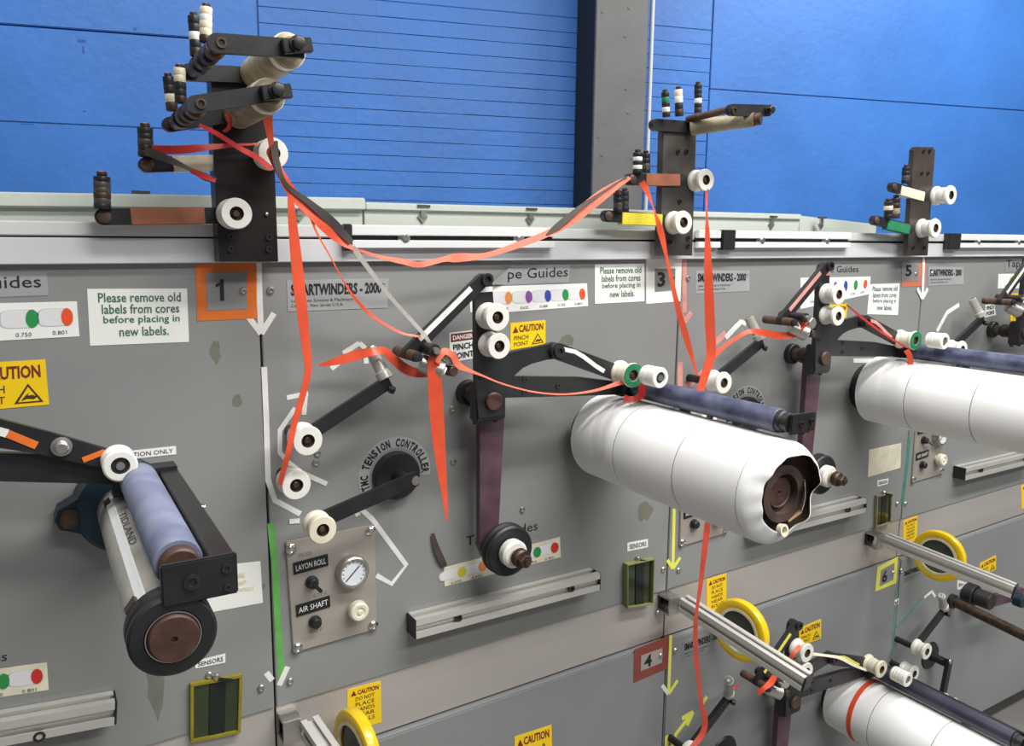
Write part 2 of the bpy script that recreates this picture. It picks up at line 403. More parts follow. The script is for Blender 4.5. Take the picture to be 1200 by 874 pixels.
# silver channel on top of the panels
b = MB()
hbox(b, -.9, 3.7, zt, pl(zt, .034), -.012, .03, 'fascia', .001); b.build('channel_face', mach)
b = MB(); hbox(b, -.9, 3.7, pl(zt, .033), pl(zc, -.018), -.002, .03, 'dark_gap'); b.build('channel_slot', mach)
b = MB(); hbox(b, -.9, 3.7, pl(zc, -.0185), zc, -.013, .03, 'channel', .0015); b.build('channel_lip', mach)
def rail(px0, px1, nuts, cap):
    x0, x1 = at(px0, 275, -.02).x, at(px1, 280, -.02).x
    b = MB(); hbox(b, x0, x1, pl(zc, -.015), pl(zc, .001), -.025, -.013, 'white_rail', .001)
    hbox(b, x0, x1, pl(zc, -.0345), pl(zc, -.022), -.025, -.012, 'white_rail', .001); r = b.build('slotted_rail', mach)
    b = MB(); hbox(b, x0, x1, pl(zc, -.023), pl(zc, -.014), -.0165, -.012, 'dark_gap'); b.build('rail_slot', r)
    for px in nuts:
        p = at(px, 282, -.0165); p.z = zc(p.x) - .0185
        b = MB(); b.lathe(p, YV, [(0, .0105), (.002, .0105), (.004, .0075), (.009, .0075), (.011, .005), (.011, 0)], 'steel', 16); b.build('rail_bolt', r)
    if cap:
        xa, xb = at(cap[0], 280, -.02).x, at(cap[1], 280, -.02).x
        b = MB(); hbox(b, xa, xb, pl(zc, -.038), pl(zc, .002), -.028, -.012, 'black', .0015); b.build('rail_connector', r)
rail(411, 648.5, (473, 607), (402, 411)); rail(859, 995.5, (890, 966), (844, 859)); rail(1123, 1290, (1144, 1191), (1109, 1123))
rail(817, 843, (), None)
# panel screws
def screw(px, py, r=.006, parent=mach, m='steel', Y=0.0):
    p = at(px, py, Y)
    b = MB(); b.lathe(p, YV, [(0, r), (.0015, r), (.0035, r * .75), (.0038, r * .45), (.0022, r * .38), (.0022, 0)], m, 14); b.build('panel_screw', parent)
for px, py in ((285, 341), (317, 340), (788, 326), (806, 326), (306, 806), (777, 667), (795, 668), (771, 718), (530, 479), (579, 494), (531, 541), (582, 577), (612, 597),
               (372, 531), (370, 542), (1073, 321), (1092, 320), (1051, 590), (1061, 590), (340, 798), (245, 791)): screw(px, py)
for px, py in ((774, 768), (791, 762), (1046, 671), (1056, 668), (1050, 705)): screw(px, py, .006, mach, 'steel', -.010)
for px, py, rx, rz in ((252, 412, .008, .02), (277, 470, .008, .01), (664, 399, .02, .012), (755, 600, .022, .02), (182, 800, .012, .06), (302, 690, .01, .012)):
    p = at(px, py, 0); b = MB(); b.prism([p + V((rx * math.cos(a) * random.uniform(.7, 1.2), -.0002, rz * math.sin(a) * random.uniform(.7, 1.2))) for a in [2 * PI * i / 16 for i in range(16)]], V((0, .0001, 0)), 'stain'); b.build('grease_stain', mach)

# cream trunking behind the channel
tr = thing('cable_trunking', V((.9, .12, 1.5)), 'cream metal cable trunking running along the top behind the silver channel', 'trunking')
zk = zline((430, 237), (935, 251), .09); zk0 = zline((0, 225), (425, 232), .09)
xa = at(425, 232, .09).x; xb = at(938, 251, .09).x; xe = at(1035, 263, .17).x
b = MB(); hbox(b, -.9, xa, zt, pl(zk0, -.012), .092, .22, 'cream', .001); b.build('trunking_section', tr)
b = MB(); hbox(b, -.9, xa + .002, pl(zk0, -.02), zk0, .082, .225, 'cream', .002); b.build('trunking_lid', tr)
b = MB(); hbox(b, xa + .003, xb, zt, pl(zk, -.012), .092, .22, 'cream', .001); b.build('trunking_section', tr)
b = MB(); hbox(b, xa + .003, xb, pl(zk, -.013), zk, .086, .225, 'cream', .002); b.build('trunking_lid', tr)
b = MB(); q0 = V((xb + .001, .092, 0)); q1 = V((xe, .19, 0)); zb_ = zk(xb); ze = at(1035, 263, .19).z
b.hexa([q0 + V((0, 0, zt(xb))), q1 + V((0, 0, zt(xb))), q1 + V((0, 0, ze)), q0 + V((0, 0, zb_ - .003)), q0 + V((0, .11, 1.46)), q1 + V((0, .03, 1.46)), q1 + V((0, .03, ze)), q0 + V((0, .11, zb_ - .003))], 'cream', .001); b.build('trunking_end', tr)
for px, py in ((350, 244), (495, 247), (621, 250), (904, 258), (962, 259), (165, 232)):
    p = at(px, py, .091)
    b = MB(); b.box((p.x - .012, .0835, p.z + .006), (p.x + .012, .092, p.z + .010), 'ink_soft'); b.box((p.x - .005, .0865, p.z - .012), (p.x + .005, .092, p.z + .006), 'steel', .001)
    b.prism([V((p.x - .010, .089, p.z - .010)), V((p.x, .089, p.z - .022)), V((p.x + .010, .089, p.z - .010)), V((p.x, .089, p.z - .001))], V((0, .003, 0)), 'steel'); b.build('latch', tr)

# ================================================================== REUSABLE PIECES
def spool(p, parent, m='white_plastic', r=.0205, L=.038, front=None, name='guide_spool', bore='brown', d=YV):
    w = r * .84
    b = MB(); b.lathe(p, d, [(0, r * .42), (0, r), (.003, r * 1.02), (.006, r), (.011, w), (L - .011, w), (L - .006, r), (L - .003, r * 1.02), (L, r * .96), (L, r * .46)], m, 28)
    b.lathe(p, d, [(L, r * .46), (L - .008, r * .45), (L - .0081, 0)], bore, 20); b.lathe(p, d, [(0, 0), (0, r * .42)], m, 20)
    o = b.build(name, parent)
    if front:
        b = MB(); b.ring(p + V(d) * (L - .001), d, r * .5, r * .98, .002, front); b.build('flange_ring', o)
    b = MB(); b.lathe(p + V(d) * (L - .008), d, [(0, r * .26), (.004, r * .26), (.0055, r * .18), (.0055, 0)], 'nut', 10); b.build('spool_screw', o)
    return o
def hexbolt(p, d, r, h, m, parent, name='bolt'):
    b = MB(); b.cyl(p, p + V(d) * h * .3, r * 1.25, m, 18); b.lathe(p + V(d) * h * .3, d, [(0, 0), (0, r), (h * .62, r), (h * .7, r * .8), (h * .7, 0)], m, 6); return b.build(name, parent)
def socket(p, d, r, h, m, parent, name='bolt'):
    b = MB(); b.lathe(p, d, [(0, r), (h, r), (h, r * .55), (h * .3, r * .5), (h * .3, 0)], m, 16); return b.build(name, parent)
def pin(a, c, r, bands, parent):        # stacked tape pin from a (foot) to c (top)
    d = c - a; L = d.length; n = len(bands); o = None
    b = MB()
    for k, m in enumerate(bands):
        t0 = L * k / n; t1 = L * (k + 1) / n; rr = r * (1 if k % 2 == 0 else .965)
        b.lathe(a + d * (k / n), d, [(0, 0), (0, rr * .97), (.0005, rr), (t1 - t0 - .0005, rr), (t1 - t0, rr * .97), (t1 - t0, 0)], m, 14)
    o = b.build('guide_pin', parent)
    b = MB(); b.cyl(c, c + d.normalized() * r * .7, r * .62, 'nut', 12, ch=r * .15); b.build('pin_cap', o)
def plate_poly(px, Y, th, m, name, parent, bev=0):
    b = MB(); b.prism([S(x, y, Y) for x, y in px], V((0, th, 0)), m); return b.build(name, parent)
def link(a, c, w, th, m, name, parent, rnd=True):    # flat link plate in a plane y = const, round ended; front at a.y
    d = (c - a).normalized(); sd = V((d.z, 0, -d.x)); pts = []
    for ctr, s in ((a, -1), (c, 1)):
        if s > 0 and rnd == 'half': pts += [c - sd * w / 2, c + sd * w / 2]; continue
        for i in range(9):
            t = -PI / 2 + PI * i / 8
            pts.append(ctr + (d * s * math.cos(t) + sd * s * math.sin(t)) * w / 2 if rnd else ctr + sd * s * w / 2 * (-1 if i < 5 else 1))
    b = MB(); b.prism(pts, V((0, th, 0)), m); return b.build(name, parent)
def face_strip(P, w, m, name, parent, th=.0006):
    secs = []
    for i, p in enumerate(P):
        d = (P[min(i + 1, len(P) - 1)] - P[max(i - 1, 0)]).normalized(); sd = V((d.z, 0, -d.x)) * w / 2
        secs.append([p + sd + V((0, -th, 0)), p - sd + V((0, -th, 0)), p - sd, p + sd])
    b = MB(); b.strip(secs, m); return b.build(name, parent)
def extrusion(a, c, side, w, h, name, parent, m='alu'):
    """slotted aluminium profile from a to c, w along side, h the other way"""
    d = (c - a).normalized(); sd = (side - side.dot(d) * d).normalized(); n = d.cross(sd)
    x, y = w / 2, h / 2; s1, s2, g1 = .17, .30, .22
    def edge(p, q, inn):
        e = q - p; return [p + e * 0, p + e * (.5 - s1 / 1), p + e * (.5 - s1) + inn * g1 * .35, p + e * (.5 - s2) + inn * g1 * .35, p + e * (.5 - s2) + inn * g1, p + e * (.5 + s2) + inn * g1, p + e * (.5 + s2) + inn * g1 * .35, p + e * (.5 + s1) + inn * g1 * .35, p + e * (.5 + s1)]
    C = [V((x, y, 0)), V((-x, y, 0)), V((-x, -y, 0)), V((x, -y, 0))]; I = [V((0, -h, 0)), V((w, 0, 0)), V((0, h, 0)), V((-w, 0, 0))]
    prof = []
    for k in range(4): prof += edge(C[k], C[(k + 1) % 4], I[k])
    b = MB(); b.prism([a + sd * p.x + n * p.y for p in prof], c - a, m); return b.build(name, parent)

# ================================================================== STATION PARTS
def winding_arm(label, link_shift=V((0, 0, 0)), group='layon roller arms', roller='blue_rubber_b', ring='green_wrap', tapes=True, stripe='white_tape'):
    Y = -.09
    piv = S(578, 470, Y)
    root = thing('web_winder', V((piv.x, 0, piv.z)), label, 'arm', group)
    q0 = V((piv.x, 0, piv.z))
    b = MB(); b.lathe(q0, YV, [(0, 0), (0, .023), (.011, .023), (.013, .021), (.013, .0135), (.006, .0135), (.006, 0)], 'black', 28); b.build('mounting_flange', root)
    b = MB(); b.cyl(q0 + YV * .006, q0 + YV * .05, .0135, 'brown', 20); b.build('pivot_shaft', root)
    b = MB(); b.lathe(q0 + YV * .03, YV, [(0, 0), (0, .016), (.003, .018), (.030, .018), (.033, .016), (.033, 0)], 'black_worn', 24); b.build('shaft_collar', root)
    b = MB(); b.box((piv.x - .03, -.088, piv.z - .034), (piv.x + .026, -.062, piv.z + .03), 'black_worn', .003); bl = b.build('pivot_block', root)
    for dx in (-.022, .016): 
        b = MB(); b.cyl(V((piv.x + dx, -.07, piv.z - .034)), V((piv.x + dx, -.07, piv.z - .04)), .005, 'nut', 12); b.build('clamp_screw', bl)
    # h shaped plate
    P = [(557, 336), (559, 325), (565, 321), (572, 323), (577, 333), (580, 380), (587, 418), (598, 413), (640, 404), (650, 401), (659, 405), (661, 412), (656, 420), (641, 421.5), (624, 426), (613, 431), (604, 439), (602, 441), (680, 442), (722, 447), (738, 450), (738, 460), (722, 462.5), (660, 464.5), (592, 466), (592, 487), (561, 490), (558, 446)]
    pl_ = plate_poly(P, Y, .011, 'black', 'arm_plate', root)
    b = MB(); b.lathe(piv, YV, [(0, .0155), (.004, .0155), (.006, .0135), (.0062, 0)], 'rust', 24); b.build('shaft_cap', root)
    for px, py in ((615, 444.5), (614.5, 459), (564, 442), (654, 452)): socket(S(px, py, Y), YV, .0042, .002, 'black_worn', pl_, 'plate_screw')
    # elbow link with its white stripe
    el = S(651, 411, Y - .001); en = S(725, 438, Y - .001)
    lk = link(el, en, .0285, -.009, 'black', 'elbow_link', root)
    socket(el + YV * .009, YV, .0105, .005, 'black_worn', lk, 'elbow_bolt')
    if tapes: face_strip([S(x, y, Y - .0102) for x, y in ((660, 409), (674, 412), (684, 418), (697, 428), (708, 435))], .0075, stripe, 'tape_stripe', lk)
    # upper link running down to the guide rods
    a = S(563, 328, Y - .001); c = S(477, 413, Y - .001) + link_shift
    lk = link(a, c, .021, -.011, 'black', 'guide_link', root)
    socket(S(566, 327, Y) + YV * .011, YV, .010, .006, 'black_worn', lk, 'link_bolt')
    d = (c - a)
    if tapes: face_strip([a + d * t + V((-.005, -.0112, .003)) for t in (.14, .5, .84)], .0085, stripe, 'tape_stripe', lk)
    if tapes: face_strip([S(557, 340, Y - .0005), S(577, 338.5, Y - .0005)], .008, stripe, 'tape_stripe', pl_)
    # rods and small wheels at its lower end
    e = c + V((.0, -.012, -.002))
    b = MB(); b.cyl(e + V((0, .05, 0)), e + YV * .022, .0085, 'brown', 16); b.lathe(e + YV * .022, YV, [(0, .006), (.006, .0075), (.008, 0)], 'black', 14); b.build('guide_rod', root)
    f_ = e + V((.025, 0, .009)); b = MB(); b.cyl(f_ + V((0, .03, 0)), f_ + YV * .034, .0095, 'black_worn', 16); b.cyl(f_ + YV * .034, f_ + YV * .042, .005, 'steel', 12); b.build('guide_rod', root)
    f_ = e + V((.014, -.004, -.012)); b = MB(); b.cyl(f_, f_ + V((.032, -.016, -.014)), .0135, 'steel', 18, r1=.016, ch=.002); b.lathe(f_ + V((.032, -.016, -.014)), V((.032, -.016, -.014)), [(0, .008), (.003, .008), (.003, 0)], 'white_plastic', 14); b.build('tension_wheel', root)
    f_ = e + V((.055, 0, -.004)); b = MB(); b.cyl(f_, f_ + YV * .028, .0115, 'steel', 18, ch=.0015); b.cyl(f_ + V((.0, .0, -.022)), f_ + V((.004, -.03, -.022)), .008, 'nut', 14, ch=.001); b.build('tension_wheel', root)
    # spools on the post
    for px, py, r in ((571, 370, .0215), (573, 403, .0205)): spool(S(px, py, -.091), root, 'white_plastic', r, .034)
    # spools at the elbow end
    p = S(725, 436, -.095); spool(p, root, 'ivory', .0215, .042, ring)
    p = S(757, 439, -.165); b = MB(); b.lathe(p, YV, [(0, 0), (0, .0165), (.004, .0175), (.006, .0165), (.010, .0175), (.012, .0165), (.016, .0175), (.018, .0165), (.022, .0175), (.024, .0175), (.036, .018), (.038, .0165), (.038, .010), (.033, .010), (.033, 0)], 'white_plastic', 28)
    o = b.build('knurled_spool', root); b = MB(); b.ring(p + YV * .033, YV, .0055, .010, .001, 'ink_soft', 20); b.lathe(p + YV * .033, YV, [(0, .0055), (.005, .005), (.005, 0)], 'steel', 14); b.build('spool_bearing', o)
    # layon roller and its frame
    ax = V((S(922, 495, -.44).x, 0, S(922, 495, -.44).z)); y0, y1 = -.105, -.428
    b = MB(); b.cyl(ax + V((0, y0, 0)), ax + V((0, y1, 0)), .0185, roller, 28, ch=.001); ro = b.build('layon_roller', root)
    b = MB(); b.cyl(ax + V((0, y1, 0)), ax + V((0, y1 - .009, 0)), .0165, 'black', 20, ch=.002); b.cyl(ax + V((0, y1 - .009, 0)), ax + V((0, y1 - .02, 0)), .014, 'black_worn', 16); b.build('roller_bearing', ro)
    b = MB(); b.box((ax.x + .024, y1 - .02, ax.z - .02), (ax.x + .032, y0 + .02, ax.z + .008), 'black_worn', .001); b.build('roller_rail', root)
    b = MB(); b.box((ax.x - .006, y1 - .026, ax.z - .016), (ax.x + .046, y1 - .02, ax.z + .014), 'black', .0012); eb = b.build('end_bracket', root)
    for dx, dz in ((.014, -.001), (.036, .001), (.036, -.011)): socket(V((ax.x + dx, y1 - .026, ax.z + dz)), YV, .0042, .003, 'nut', eb, 'bracket_screw')
    b = MB(); b.hexa([V((S(735, 452, Y).x - .02, Y + .011, ax.z - .016)), V((ax.x + .032, Y + .011, ax.z - .02)), V((ax.x + .032, Y + .011, ax.z + .012)), V((S(735, 452, Y).x - .02, Y + .011, ax.z + .012)),
            V((S(735, 452, Y).x - .02, -.1, ax.z - .016)), V((ax.x + .032, -.1, ax.z - .02)), V((ax.x + .032, -.1, ax.z + .012)), V((S(735, 452, Y).x - .02, -.1, ax.z + .012))], 'black', .001); b.build('roller_mount', root)
    return root
def lever(label):
    p = S(578, 470, -.05); q = S(573, 640, -.05); r = thing('dancer_lever', V((q.x, 0, q.z)), label, 'lever', 'maroon dancer levers')
    b = MB(); d = (q - p).normalized(); sd = V((d.z, 0, -d.x))
    pts = [p - d * .01 - sd * .024, p - d * .01 + sd * .026, q + sd * .018, q + d * .02 + sd * .01, q + d * .02 - sd * .01, q - sd * .018]
    b.prism(pts, V((0, .014, 0)), 'maroon'); lv = b.build('lever_bar', r)
    w = S(590, 641, -.055)
    b = MB(); b.lathe(w, YV, [(0, 0), (0, .043), (.003, .0465), (.007, .0465), (.010, .041), (.015, .041), (.018, .0455), (.022, .0455), (.025, .042), (.0225, .034), (.0225, 0)], 'black', 40); pu = b.build('pulley', r)
    b = MB(); b.cyl(w + YV * .022, w + YV * .043, .0245, 'white_plastic', 28, ch=.004); b.build('hub', pu)
    b = MB(); b.cyl(w + YV * .042, w + YV * .05, .012, 'old_ivory', 18); b.cyl(w + YV * .05, w + YV * .066, .0165, 'nut', 20, ch=.003); b.lathe(w + YV * .066, YV, [(0, 0), (0, .0125), (.010, .0125), (.012, .010), (.012, 0)], 'nut', 6); b.lathe(w + YV * .078, YV, [(0, .0065), (.004, .006), (.004, 0)], 'nut', 12)
    b.build('shaft_nut', pu)
    return r
def arc_text(body, c, r, a0, a1, h, m, parent, Y):
    b = MB(); n = len(body)
    for i, ch in enumerate(body):
        if ch == ' ': continue
        a = a0 + (a1 - a0) * i / (n - 1); rad = V((math.cos(a), 0, math.sin(a))); tan = V((math.sin(a), 0, -math.cos(a)))
        w = h * (.2 if ch == 'I' else .52)
        vs, fs, _ = text_mesh(ch, .045); b.faces([c + rad * (r + h * y) + tan * (w * (x - .5)) + V((0, Y, 0)) for x, y in vs], fs, m)
    b.build('lettering', parent)
def tension_arms(where, d1=V((0, 0, 0)), e_px=(368, 611), tip=None):
    # upper arm with an upright guide post
    a = S(353, 513, -.06); c = S(455, 446, -.06) + d1
    r = thing('web_tensioner', V((a.x, 0, a.z)), 'black tension arm with grey guide post, ' + where, 'arm', 'black tension arms')
    b = MB(); b.bar(a + V((0, -.005, 0)), c + V((0, -.005, 0)), V((-1, 0, 1.5)), .021, .010, 'black', .0012); b.build('arm_bar', r)
    b = MB(); b.cyl(V((a.x, 0, a.z)), a, .008, 'black', 14); b.build('pivot_pin', r)
    spool(S(353, 511, -.066), r, 'white_plastic', .0215, .034)
    f = c + V((-.006, -.006, .004)); g_ = tip if tip else S(434, 408, -.045) + d1
    d = (g_ - f); b = MB(); b.lathe(f, d, [(0, 0), (0, .0125), (.012, .0125), (.014, .010), (d.length - .004, .010), (d.length - .002, .0105), (d.length, .008), (d.length, 0)], 'pale_metal', 18); gp = b.build('guide_post', r)
    b = MB(); b.ring(g_ - d.normalized() * .001, d, .003, .0085, .002, 'chrome', 16); b.build('post_cap', gp)
    socket(c + V((-.003, -.012, -.011)), V((.7, -.6, -.3)), .006, .008, 'black', r, 'pinch_screw')
    # lower arm on the round controller
    h = S(463, 556, 0); e = S(*e_px, -.06)
    r2 = thing('tension_controller', V((h.x, 0, h.z)), 'round black hub with tension arm in lettered ring, ' + where, 'controller', 'round tension controllers')
    b = MB(); b.lathe(h, YV, [(0, 0), (0, .041), (.010, .041), (.014, .038), (.014, 0)], 'black', 40); b.build('round_hub', r2)
    b = MB(); N = 40; A0, A1 = math.radians(205), math.radians(-8)
    o_ = [h + V((math.cos(A0 + (A1 - A0) * i / N), 0, math.sin(A0 + (A1 - A0) * i / N))) * .065 for i in range(N + 1)]
    i_ = [h + V((math.cos(A0 + (A1 - A0) * i / N), 0, math.sin(A0 + (A1 - A0) * i / N))) * .046 for i in range(N + 1)]
    for k in range(N): b.hexa([o_[k] + YV * .0006, o_[k + 1] + YV * .0006, i_[k + 1] + YV * .0006, i_[k] + YV * .0006, o_[k], o_[k + 1], i_[k + 1], i_[k]], 'sign_grey')
    rg = b.build('name_ring', r2)
    arc_text('TMC TENSION CONTROLLER', h, .0475, math.radians(197), math.radians(0), .0145, 'ink', rg, -.0009)
    hb = V((h.x, -.055, h.z)); b = MB(); b.cyl(h + YV * .012, hb, .012, 'black_worn', 18); b.build('hub_shaft', r2)
    b = MB(); b.bar(hb + V((.012, -.005, .008)), e + V((0, -.005, 0)), V((-.5, 0, 1)), .0235, .011, 'black', .0012); b.build('arm_bar', r2)
    b = MB(); b.lathe(hb + V((.008, -.010, .005)), YV, [(0, .008), (.002, .007), (.002, 0)], 'steel', 14); b.build('hub_screw', r2)
    spool(e + V((0, -.009, 0)), r2, 'ivory', .021, .034)
    # fixed spool between the arms
    s = S(340, 562, -.045); r3 = thing('fixed_guide_spool', V((s.x, 0, s.z)), 'white spool fixed between the two tension arms, ' + where, 'spool', 'fixed white spools')
    b = MB(); b.cyl(V((s.x, 0, s.z)), s, .008, 'black', 14); b.build('spool_pin', r3)
    spool(s, r3, 'white_plastic', .0215, .034)
def control_panel(where):
    q = [(334, 634), (438, 613.5), (441, 736), (343, 764)]
    tl, tr_, br, bl = [S(*p, 0) for p in q]; f = lambda u, v, dy=0: (bl * (1 - u) + br * u) * (1 - v) + (tl * (1 - u) + tr_ * u) * v + V((0, dy, 0))
    c = f(.5, 0); r = thing('control_panel', c, 'stainless control plate with gauge and switches ' + where, 'control panel', 'control plates')
    b = MB(); b.hexa([f(0, 0, -.004), f(1, 0, -.004), f(1, 1, -.004), f(0, 1, -.004), f(0, 0), f(1, 0), f(1, 1), f(0, 1)], 'plate', .0012); b.build('face_plate', r)
    for u, v in ((.05, .93), (.95, .95), (.05, .04), (.95, .05)):
        b = MB(); b.lathe(f(u, v, -.004), YV, [(0, .0085), (.002, .0085), (.005, .005), (.0055, .0035), (.004, .003), (.004, 0)], 'chrome', 16); b.build('plate_screw', r)
    g = f(.7, .63, -.004)
    b = MB(); b.lathe(g, YV, [(0, 0), (0, .026), (.012, .027), (.016, .0265), (.018, .0245), (.018, .0215), (.014, .021)], 'steel', 36); gg = b.build('pressure_gauge', r)
    b = MB(); b.lathe(g + YV * .0135, YV, [(0, 0), (0, .0215), (.001, .0215), (.001, 0)], 'gauge_face', 36); b.build('dial', gg)
    b = MB(); b.bar(g + V((-.013, -.0155, -.012)), g + V((.010, -.0155, .010)), V((1, 0, -1)), .0016, .0006, 'ink', 0)
    for i in range(13):
        a = math.radians(225 - 270 * i / 12); b.bar(g + V((math.cos(a) * .0165, -.0148, math.sin(a) * .0165)), g + V((math.cos(a) * .0195, -.0148, math.sin(a) * .0195)), V((-math.sin(a), 0, math.cos(a))), .0009, .0004, 'ink')
    b.build('needle', gg)
    for nm, u0, v0, txt, sw in (('name_strip', .06, .70, 'LAYON ROLL', (.25, .60)), ('name_strip', .06, .32, 'AIR SHAFT', (.26, .235))):
        h = .105; w = .385; b = MB(); F2 = lambda u, v: f(u0 + u * w, v0 + v * h + u * .015, -.0045)
        b.hexa([F2(0, 0) + YV * .001, F2(1, 0) + YV * .001, F2(1, 1) + YV * .001, F2(0, 1) + YV * .001, F2(0, 0), F2(1, 0), F2(1, 1), F2(0, 1)], 'ink'); ns = b.build(nm, r)
        b = MB(); put_text(b, lambda u, v: F2(u, v) + YV * .0013, txt, .07, .26, .93, .74, 'paper', .0); b.build('lettering', ns)
        p = f(*sw, -.004); b = MB(); b.lathe(p, YV, [(0, .0105), (.004, .0105), (.005, .008), (.011, .0085), (.013, .007), (.013, 0)], 'black', 20); s_ = b.build('switch', r)
        if txt == 'LAYON ROLL': b = MB(); b.bar(p + V((0, -.012, 0)), p + V((.009, -.024, -.010)), V((1, 0, 1)), .006, .004, 'black', .001); b.build('toggle', s_)
    b = MB()
    for t, u, v in (('UNLOCK', .12, .84), ('OFF', .52, .59), ('ON', .26, .455), ('OFF', .2, .13)): put_text(b, lambda x, y: f(x, y, -.0043), t, u, v, u + .15, v + .035, 'ink_faint')
    b.build('lettering', r)
    p = f(.74, .265, -.004); b = MB(); b.lathe(p, YV, [(0, 0), (0, .009), (.006, .009), (.006, .015), (.009, .0165), (.02, .016), (.0225, .0135), (.0225, .009), (.021, .008), (.021, .004), (.023, .003), (.023, 0)], 'ivory', 28); b.build('regulator_knob', r)
    return r
def face_extrusion(where, q0=(483, 733), q1=(697, 678), bolts=(.21, .83), Y=-.018):
    a, c = S(*q0, Y), S(*q1, Y)
    r = thing('aluminium_rail', V((a.x, 0, min(a.z, c.z) - .017)), 'level slotted aluminium rail ' + where, 'rail', 'level aluminium rails')
    e = extrusion(a, c, V((0, 0, 1)), .0345, .034, 'profile', r)
    b = MB(); d = (c - a).normalized(); b.bar(a - d * .003, a - d * .0002, V((0, 0, 1)), .0345, .034, 'black', .0005); b.build('end_cap', r)
    b = MB(); b.bar(c + d * .0002, c + d * .002, V((0, 0, 1)), .0345, .034, 'black', .0005); b.build('end_cap', r)
    for t in bolts: socket(a + (c - a) * t + YV * .011, YV, .0065, .006, 'nut', r, 'rail_bolt')
    return r
def label_roll(label, torn=False, long=.42, band=None, shift=V((0, 0, 0))):
    c = S(919, 579, -.455) + shift; ax = V((c.x, 0, c.z)); R = .080
    r = thing('label_roll', V((ax.x, -.24, ax.z - R)), label, 'roll', 'white label rolls')
    b = MB(); b.lathe(ax, YV, [(0, 0), (0, .058), (.020, .058), (.024, .054), (.024, .046), (.024, 0)], 'black', 32); b.build('backing_flange', r)
    b = MB(); b.cyl(ax + YV * .02, ax + YV * (long + .012), .024 if torn else .036, 'black_worn', 28); b.build('core_shaft', r)
    b = MB(); b.lathe(ax, YV, [(.031, .036), (.031, R - .0007), (.436, R - .0007), (.436, .036)], 'roll_seam', 64); b.build('inner_layer', r)
    cut = [.03, .155, .303, .436, .470 if torn else long + .035]
    for k in range(4):
        t0, t1 = cut[k] + .0006, cut[k + 1] - .0006
        if k < 3 or not torn:
            b = MB(); b.lathe(ax, YV, [(t0, .036), (t0, R - .0012), (t0 + .0012, R), (t1 - .0012, R), (t1, R - .0012), (t1, .036)], 'label_paper', 64, True); b.build('reel', r)
            if k == 3: 
                b = MB(); b.ring(ax + YV * (t1 - .001), YV, .036, .041, .003, 'card'); b.build('cardboard_core', r)
        else:
            N = 72; L0 = .027
            b = MB(); ko, ki = b.mi('label_paper'), b.mi('roll_inside'); rings = []
            ts = [0, .2, .4, .55, .7, .8, .88, .94, .98, 1.0]
            for inner in (0, 1):
                for t in (ts if not inner else ts[::-1]):
                    ring = []
                    for i in range(N):
                        a = -PI + 2 * PI * i / N; fold = t ** 2.2
                        L = L0 + .006 * math.cos(a - .9) - .014 * math.exp(-((a + .3) / .3) ** 2) - .006 * math.exp(-((a + 1.2) / .3) ** 2) + .0012 * math.sin(6 * a) + .001 * math.sin(13 * a)
                        rr = (R - (.0022 if inner else 0)) * (1 - fold * (.24 + .05 * math.cos(a - 2.4) + .05 * math.exp(-((a - .3) / .3) ** 2))) + .0005 * math.sin(7 * a) * fold
                        ring.append(b.bm.verts.new(ax + V((math.cos(a) * rr + .004 * fold, -(t0 + L * t), math.sin(a) * rr + .004 * fold))))
                    rings.append(ring)
            nr = len(ts)
            for q, (A, B) in enumerate(zip(rings, rings[1:] + rings[:1])):
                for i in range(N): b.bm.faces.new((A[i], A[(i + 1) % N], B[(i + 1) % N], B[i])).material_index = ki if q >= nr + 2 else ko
            b.build('torn_reel', r, 50)
            b = MB(); b.lathe(ax, YV, [(t0 + .006, .078), (t0 + .006, .02)], 'roll_inside', 40); b.ring(ax + YV * (t0 + .002), YV, .030, .043, .016, 'roll_inside', 32); b.build('cardboard_core', r)
            b = MB(); p0 = ax + V((.034, -(t0 + .018), -.030)); b.strip([[p0 + V((.012 * t - .016 * t * t, -.006 * t, .042 * t)) + o for o in (V((.0, -.006, 0)), V((.013, .006, .004)), V((.0135, .006, .0035)), V((.0005, -.006, -.0005)))] for t in (0, .25, .5, .75, 1)], 'label_paper'); b.build('paper_shred', r)
            b = MB(); p0 = ax + V((.010, -(t0 + .016), -.046)); b.strip([[p0 + V((.022 * t, -.004 * t, .012 * t)) + o for o in (V((.0, -.006, .003)), V((.01, .006, .004)), V((.0105, .006, .0035)), V((.0005, -.006, .0025)))] for t in (0, .3, .6, 1)], 'card'); b.build('paper_shred', r)
            b = MB(); b.ring(ax + V((-.006, -(t0 + .020), -.053)), V((.1, -1, .2)), .006, .0095, .008, 'ivory', 24); b.build('paper_curl', r)
    e = ax + YV * (long + .016 if torn else long + .03)
    b = MB(); b.lathe(e, YV, [(0, 0), (0, .0235), (.010, .0235), (.0115, .022), (.010, .020), (.0105, .0185), (.0105, .003), (.008, .002), (.008, 0)], 'rust', 36); b.build('shaft_end', r)
    if band:
        b = MB(); b.ring(ax + YV * band, YV, R + .0002, R + .0012, .012, 'red_tape', 64); b.build('tape_band', r)
    return r
